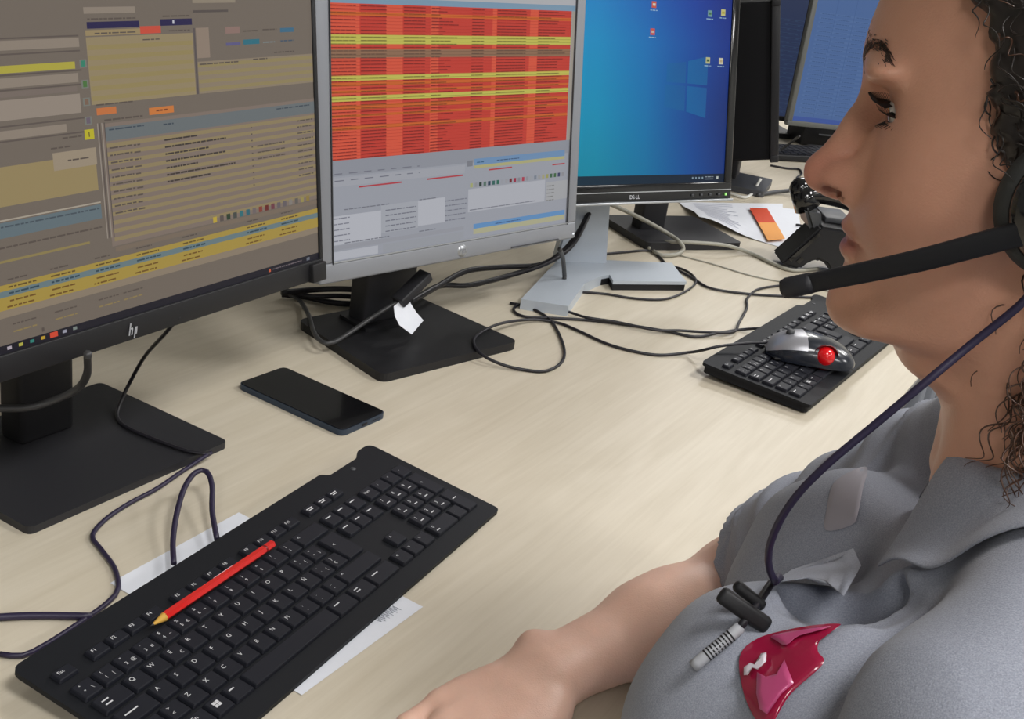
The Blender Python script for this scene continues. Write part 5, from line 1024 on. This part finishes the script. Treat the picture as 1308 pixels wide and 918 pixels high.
# ---- trousers, shoes
HIPZ = -.50
tp = [('+', d_ell(TT(-.075, 0, HIPZ-.02), (.125, .17, .12), TR), .05)]
for s in (-1, 1):
    kn = TT(.35, s*.11, HIPZ-.01); an = TT(.30, s*.11, FLOOR_Z-K0[2]+.09)
    tp += [('+', d_cone(TT(-.06, s*.09, HIPZ-.02), kn, .078, .062), .05), ('+', d_cone(kn, an, .060, .045), .02)]
TF_ = field(tp); V3, F3 = surface_net(TF_, TT(0, 0, 0)-np.array([.75, .5, 1.2]), TT(0, 0, 0)+np.array([.45, .75, -.30]), 0.010)
to_local(mesh_arrays('trousers', V3, F3, mat('navy_trousers', S(38, 42, 56), 0.9, noise=0.15, nscale=500), person), person)
for s in (-1, 1):
    sp = [('+', d_cone(TT(.28, s*.11, FLOOR_Z-K0[2]+.045), TT(.46, s*.12, FLOOR_Z-K0[2]+.032), .042, .030), .01)]
    c0 = field(sp); fz = FLOOR_Z+.002; Fs = lambda P: smax(c0(P), fz-P[:, 2], .006); cc = TT(.37, s*.11, 0)
    V4, F4 = surface_net(Fs, [cc[0]-.2, cc[1]-.2, FLOOR_Z-.02], [cc[0]+.2, cc[1]+.2, FLOOR_Z+.12], .008); to_local(mesh_arrays('shoe', V4, F4, M_black2, person), person)
# ---- hair: a close cap with many curls on it
hp = [('+', d_ell(H(-112, 0, 60), np.array([106, 86, 104])*HS, HR), .001), ('+', d_ell(H(-142, 0, -5), np.array([62, 72, 62])*HS, HR), .03), ('+', d_ell(H(-138, 0, -52), np.array([50, 72, 50])*HS, HR), .03)]
hc = field(hp)
HLU = np.array([-120, -60, -20, 5, 26, 36, 45, 60, 72, 84, 100, 118, 160.]); HLF = np.array([-112, -98, -94, -90, -75, -69, -66.5, -66, -60.5, -55, -49, -45, -42.])
def hair_line(P):
    q = (P-HN)@HR/HS; wv = 2.2*np.sin(q[:, 2]*0.55)+1.5*np.sin(q[:, 2]*0.23+1)
    lat = np.clip(np.abs(q[:, 1])/70, 0, 1); front = np.interp(q[:, 2], HLU, HLF)+wv; mid = np.interp(q[:, 2], [70, 82, 100, 130], [-150, -60, -34, -10]); return (q[:, 0]-(mid*(1-lat**2)+front*lat**2))*HS
def HAIR(P):
    q = (P-HN)@HR/HS; return smax(hc(P)+0.0016*np.sin(q[:, 0]*0.5+1.5*np.sin(q[:, 2]*.3))*np.sin(q[:, 2]*0.45+q[:, 1]*.3), hair_line(P), .012)
V5, F5 = surface_net(HAIR, H(-120, 0, 30)-.16, H(-120, 0, 30)+.16, .0035)
M_hair = mat('dark_curly_hair', S(34, 26, 22), 0.42, spec=0.6, noise=0.5, nscale=300); M_hair2 = mat('brown_curl', S(72, 44, 28), 0.4, spec=0.6)
hair = to_local(mesh_arrays('hair', V5, F5, M_hair, person), person)
def curl(p, d0, nrm, Ln, rad, turns, down):
    n = 22; out = []; side = np.cross(d0, nrm); side /= np.linalg.norm(side)+1e-9; ph = random.random()*6.28
    for i in range(n):
        t = i/(n-1); ax = p+d0*Ln*t-ZU*down*t*t+nrm*(.0008+.0030*math.sin(t*3)); r = rad*min(1, t*3)
        out.append(ax+r*(side*math.cos(ph+turns*6.28*t)+nrm*0.7*math.sin(ph+turns*6.28*t)))
    return np.array(out)
sel = RNG.permutation(len(V5)); gh = gradient(HAIR, V5[sel[:5200]]); Ld, Lb = [], []
for i, v in enumerate(V5[sel[:5200]]):
    n = gh[i]/(np.linalg.norm(gh[i])+1e-9); qv = (v-HN)@HR/HS
    if qv[2] < -95: continue
    hl_ = hair_line(v[None])[0]
    if hl_ > -0.004 and qv[2] > 66: continue
    if hl_ > -0.001 and n@HF > 0.3 and qv[2] < 60 and abs(qv[1]) < 60: continue
    d = -HF*0.8-HU*0.6+HL*random.gauss(0, .4)+HF*random.gauss(0, .3); d -= n*(d@n); d /= np.linalg.norm(d)+1e-9
    P = curl(v, d, n, random.uniform(.012, .026), random.uniform(.0015, .0032), random.uniform(0.8, 1.8), random.uniform(0, .004)); (Lb if (qv[2] < -20 or random.random() < .10) else Ld).append(P)
for k in range(420):                                            # loose curls behind the ear and down the nape
    v = H(-98-random.random()*60, 48+random.random()*26, -12-random.random()*75); P = curl(v, (-ZU*0.9+HL*random.gauss(0.0, .15)-HF*random.gauss(0.05, .2)), HL, random.uniform(.025, .045), random.uniform(.0025, .005), random.uniform(1.0, 2.0), 0); Lb.append(P)
strands(Ld, M_hair, 'hair_curls', person, 0.00045, 4)['kind'] = 'stuff'; tag(strands(Lb, M_hair2, 'hair_curls', person, 0.0006, 4), 'lighter brown curls', kind='stuff')
# ------------------------------------------------------------------ headset
def headset():
    t = thing('headset', 'black call headset with microphone arm on the woman\'s head', 'headset', H(-104, 80, 8))
    inv = t.matrix_basis.inverted()
    def W2(b, name, lab=None):
        o = b.build(name, t); o.matrix_parent_inverse = inv
        if lab: o['label'] = lab
        return o
    for s in (1, -1):
        ax = HL*s; Mq = T(H(-104, s*76, 12)) @ Vector(ax).to_track_quat('Z', 'Y').to_matrix().to_4x4()
        prof = [(0.021+0.0095*math.cos(a), 0.006+0.0085*math.sin(a)) for a in np.linspace(0, 2*math.pi, 17)]
        b = B(); b.lathe(prof, mat('ear_foam', (0.035, 0.036, 0.034, 1), 0.7, bump=0.2, bscale=900), Mq, n=40); W2(b, 'ear_cushion', 'dark grey padded ring')
        b = B(); b.lathe([(0, 0.002), (0.021, 0.002), (0.0255, 0.008), (0.0255, 0.014), (0.022, 0.020), (0.012, 0.023), (0, 0.0235)], M_gloss, Mq, n=36); W2(b, 'ear_cup')
    b = B(); arc = [H(-104+2*math.cos(a), 94*math.cos(a), 24+146*math.sin(a)) for a in np.linspace(0.02, math.pi-0.02, 40)]
    b.tube(np.array(arc), .0055, M_black2, n=10); W2(b, 'headband')
    A, E = H(-98, 94, 7.5), atd(1001, 368.5, 0.512); mid = (A+E)/2+HL*.004
    P = catmull([H(-116, 95, 3.0), A, mid, E], .004); n = len(P); up = np.cross(HL, (E-A)/np.linalg.norm(E-A)); up /= np.linalg.norm(up)
    G = []
    for i, p in enumerate(P):
        s = i/(n-1); hw = .0054-.0012*s; th = .0022+.0008*s; dirv = P[min(i+1, n-1)]-P[max(i-1, 0)]; dirv /= np.linalg.norm(dirv); u = up-dirv*(up@dirv); u /= np.linalg.norm(u); w = np.cross(dirv, u)
        G.append([p+u*hw*math.copysign(abs(math.cos(a))**0.6, math.cos(a))+w*th*math.copysign(abs(math.sin(a))**0.6, math.sin(a)) for a in np.linspace(0, 2*math.pi, 17)])
    b = B(); b.grid(G, M_black); W2(b, 'microphone_arm')
    d = (E-mid)/np.linalg.norm(E-mid); b = B(); b.tube(np.array([E-d*.016, E-d*.015, E-d*.013, E-d*.002, E, E+d*.0008]), [.001, .0042, .0048, .0048, .004, .001], M_black2, n=18); W2(b, 'microphone')
    # cable with clip and paper label
    cp = [(1330, 360, .455), (1300, 392, .46), (1240, 440, .47), (1180, 490, .475), (1120, 540, .485), (1060, 590, .495), (1020, 630, .505), (995, 667, .515), (982, 702, .525), (983, 727, .535), (990, 742, .54)]
    P = [atd(*q) for q in cp]; b = B(); b.tube(catmull(P, .005), .0018, M_cable_p, n=10)
    cp2 = [(996, 738), (985, 745), (965, 775), (945, 801)]
    P2 = [drape(atd(x, y, .42), ray(x, y)/np.linalg.norm(ray(x, y)), .006) for x, y in cp2]; b.tube(catmull(P2, .005), .0021, M_cable, n=10); b.tube(catmull([P[-1], (P[-1]+P2[0])/2+CU*.001, P2[0]], .002), .0021, M_cable_p, n=8); W2(b, 'cord')
    P3 = [drape(atd(x, y, .42), ray(x, y)/np.linalg.norm(ray(x, y)), .005) for x, y in ((945, 801), (934, 811), (900, 839), (886, 851))]
    b = B(); b.tube(catmull(P3, .004), .0029, mat('paper_label', S(168, 170, 176), 0.6), n=10); W2(b, 'cord_label', 'pale printed cable label')
    b = B()
    for k in range(9): q = P3[1]*(1-k/9)+P3[2]*(k/9); dd = (P3[2]-P3[1]); dd /= np.linalg.norm(dd); b.cyl(q, q+dd*.0008, .00305, .00305, M_black, n=12, caps=False)
    W2(b, 'label_print')
    up_ = ray(950, 780)/np.linalg.norm(ray(950, 780)); mid_ = drape(atd(952, 782, .42), up_, .0); dep = (mid_-CP)@CF
    for nm, p, q, w_, off in (('clip', (919, 757), (982, 801), .0085, .012), ('clip_jaw', (938, 745), (976, 776), .006, .004)):
        a, e = atd(*p, dep-off), atd(*q, dep-off); d = e-a; L_ = float(np.linalg.norm(d)); zc_ = d/L_; yc_ = -CF-zc_*(-CF@zc_); yc_ /= np.linalg.norm(yc_); xc_ = np.cross(yc_, zc_)
        Mq = Matrix(((xc_[0], yc_[0], zc_[0], a[0]), (xc_[1], yc_[1], zc_[1], a[1]), (xc_[2], yc_[2], zc_[2], a[2]), (0, 0, 0, 1)))
        b = B(); b.box((0, 0, L_/2), (w_, .006, L_), M_black, Mq, bev=.0025, seg=3); W2(b, nm)
headset()
# ------------------------------------------------------------------ office chair that carries her
def chair():
    c = TT(-.05, 0, 0); seat = TT(0, 0, HIPZ-.115)[2]
    t = thing('office_chair', 'black office chair the woman sits on', 'chair', (c[0], c[1], FLOOR_Z), ta); M_up = mat('black_upholstery', (0.02, 0.02, 0.024, 1), 0.9, bump=0.3, bscale=700); sz = seat-FLOOR_Z
    b = B(); b.box((0.06, 0, sz-.03), (.46, .48, .07), M_up, bev=.03, seg=4); b.build('seat', t)
    b = B(); b.box((-.215, 0, sz+.33), (.05, .43, .46), M_up, bev=.022, seg=4); b.build('backrest', t)
    b = B(); b.box((-.24, 0, sz+.06), (.02, .07, .22), M_black, bev=.004); b.box((-.12, 0, sz-.075), (.26, .07, .02), M_black, bev=.004); b.build('back_bracket', t)
    b = B(); b.cyl((0.03, 0, .08), (0.03, 0, sz-.06), .028, .022, M_darkgrey); b.build('gas_post', t)
    for k in range(5):
        a = k*2*math.pi/5+.3; e = Vector((.03+.29*math.cos(a), .29*math.sin(a), .07)); b = B(); b.cyl((.03, 0, .10), e, .026, .016, M_black, n=10); o = b.build('base_arm', t)
        b = B(); b.cyl((e.x-.012*math.sin(a), e.y+.012*math.cos(a), .028), (e.x+.012*math.sin(a), e.y-.012*math.cos(a), .028), .028, .028, M_black2); b.cyl((e.x, e.y, .03), (e.x, e.y, .07), .008, .008, M_darkgrey, n=8); b.build('caster', t)
chair()
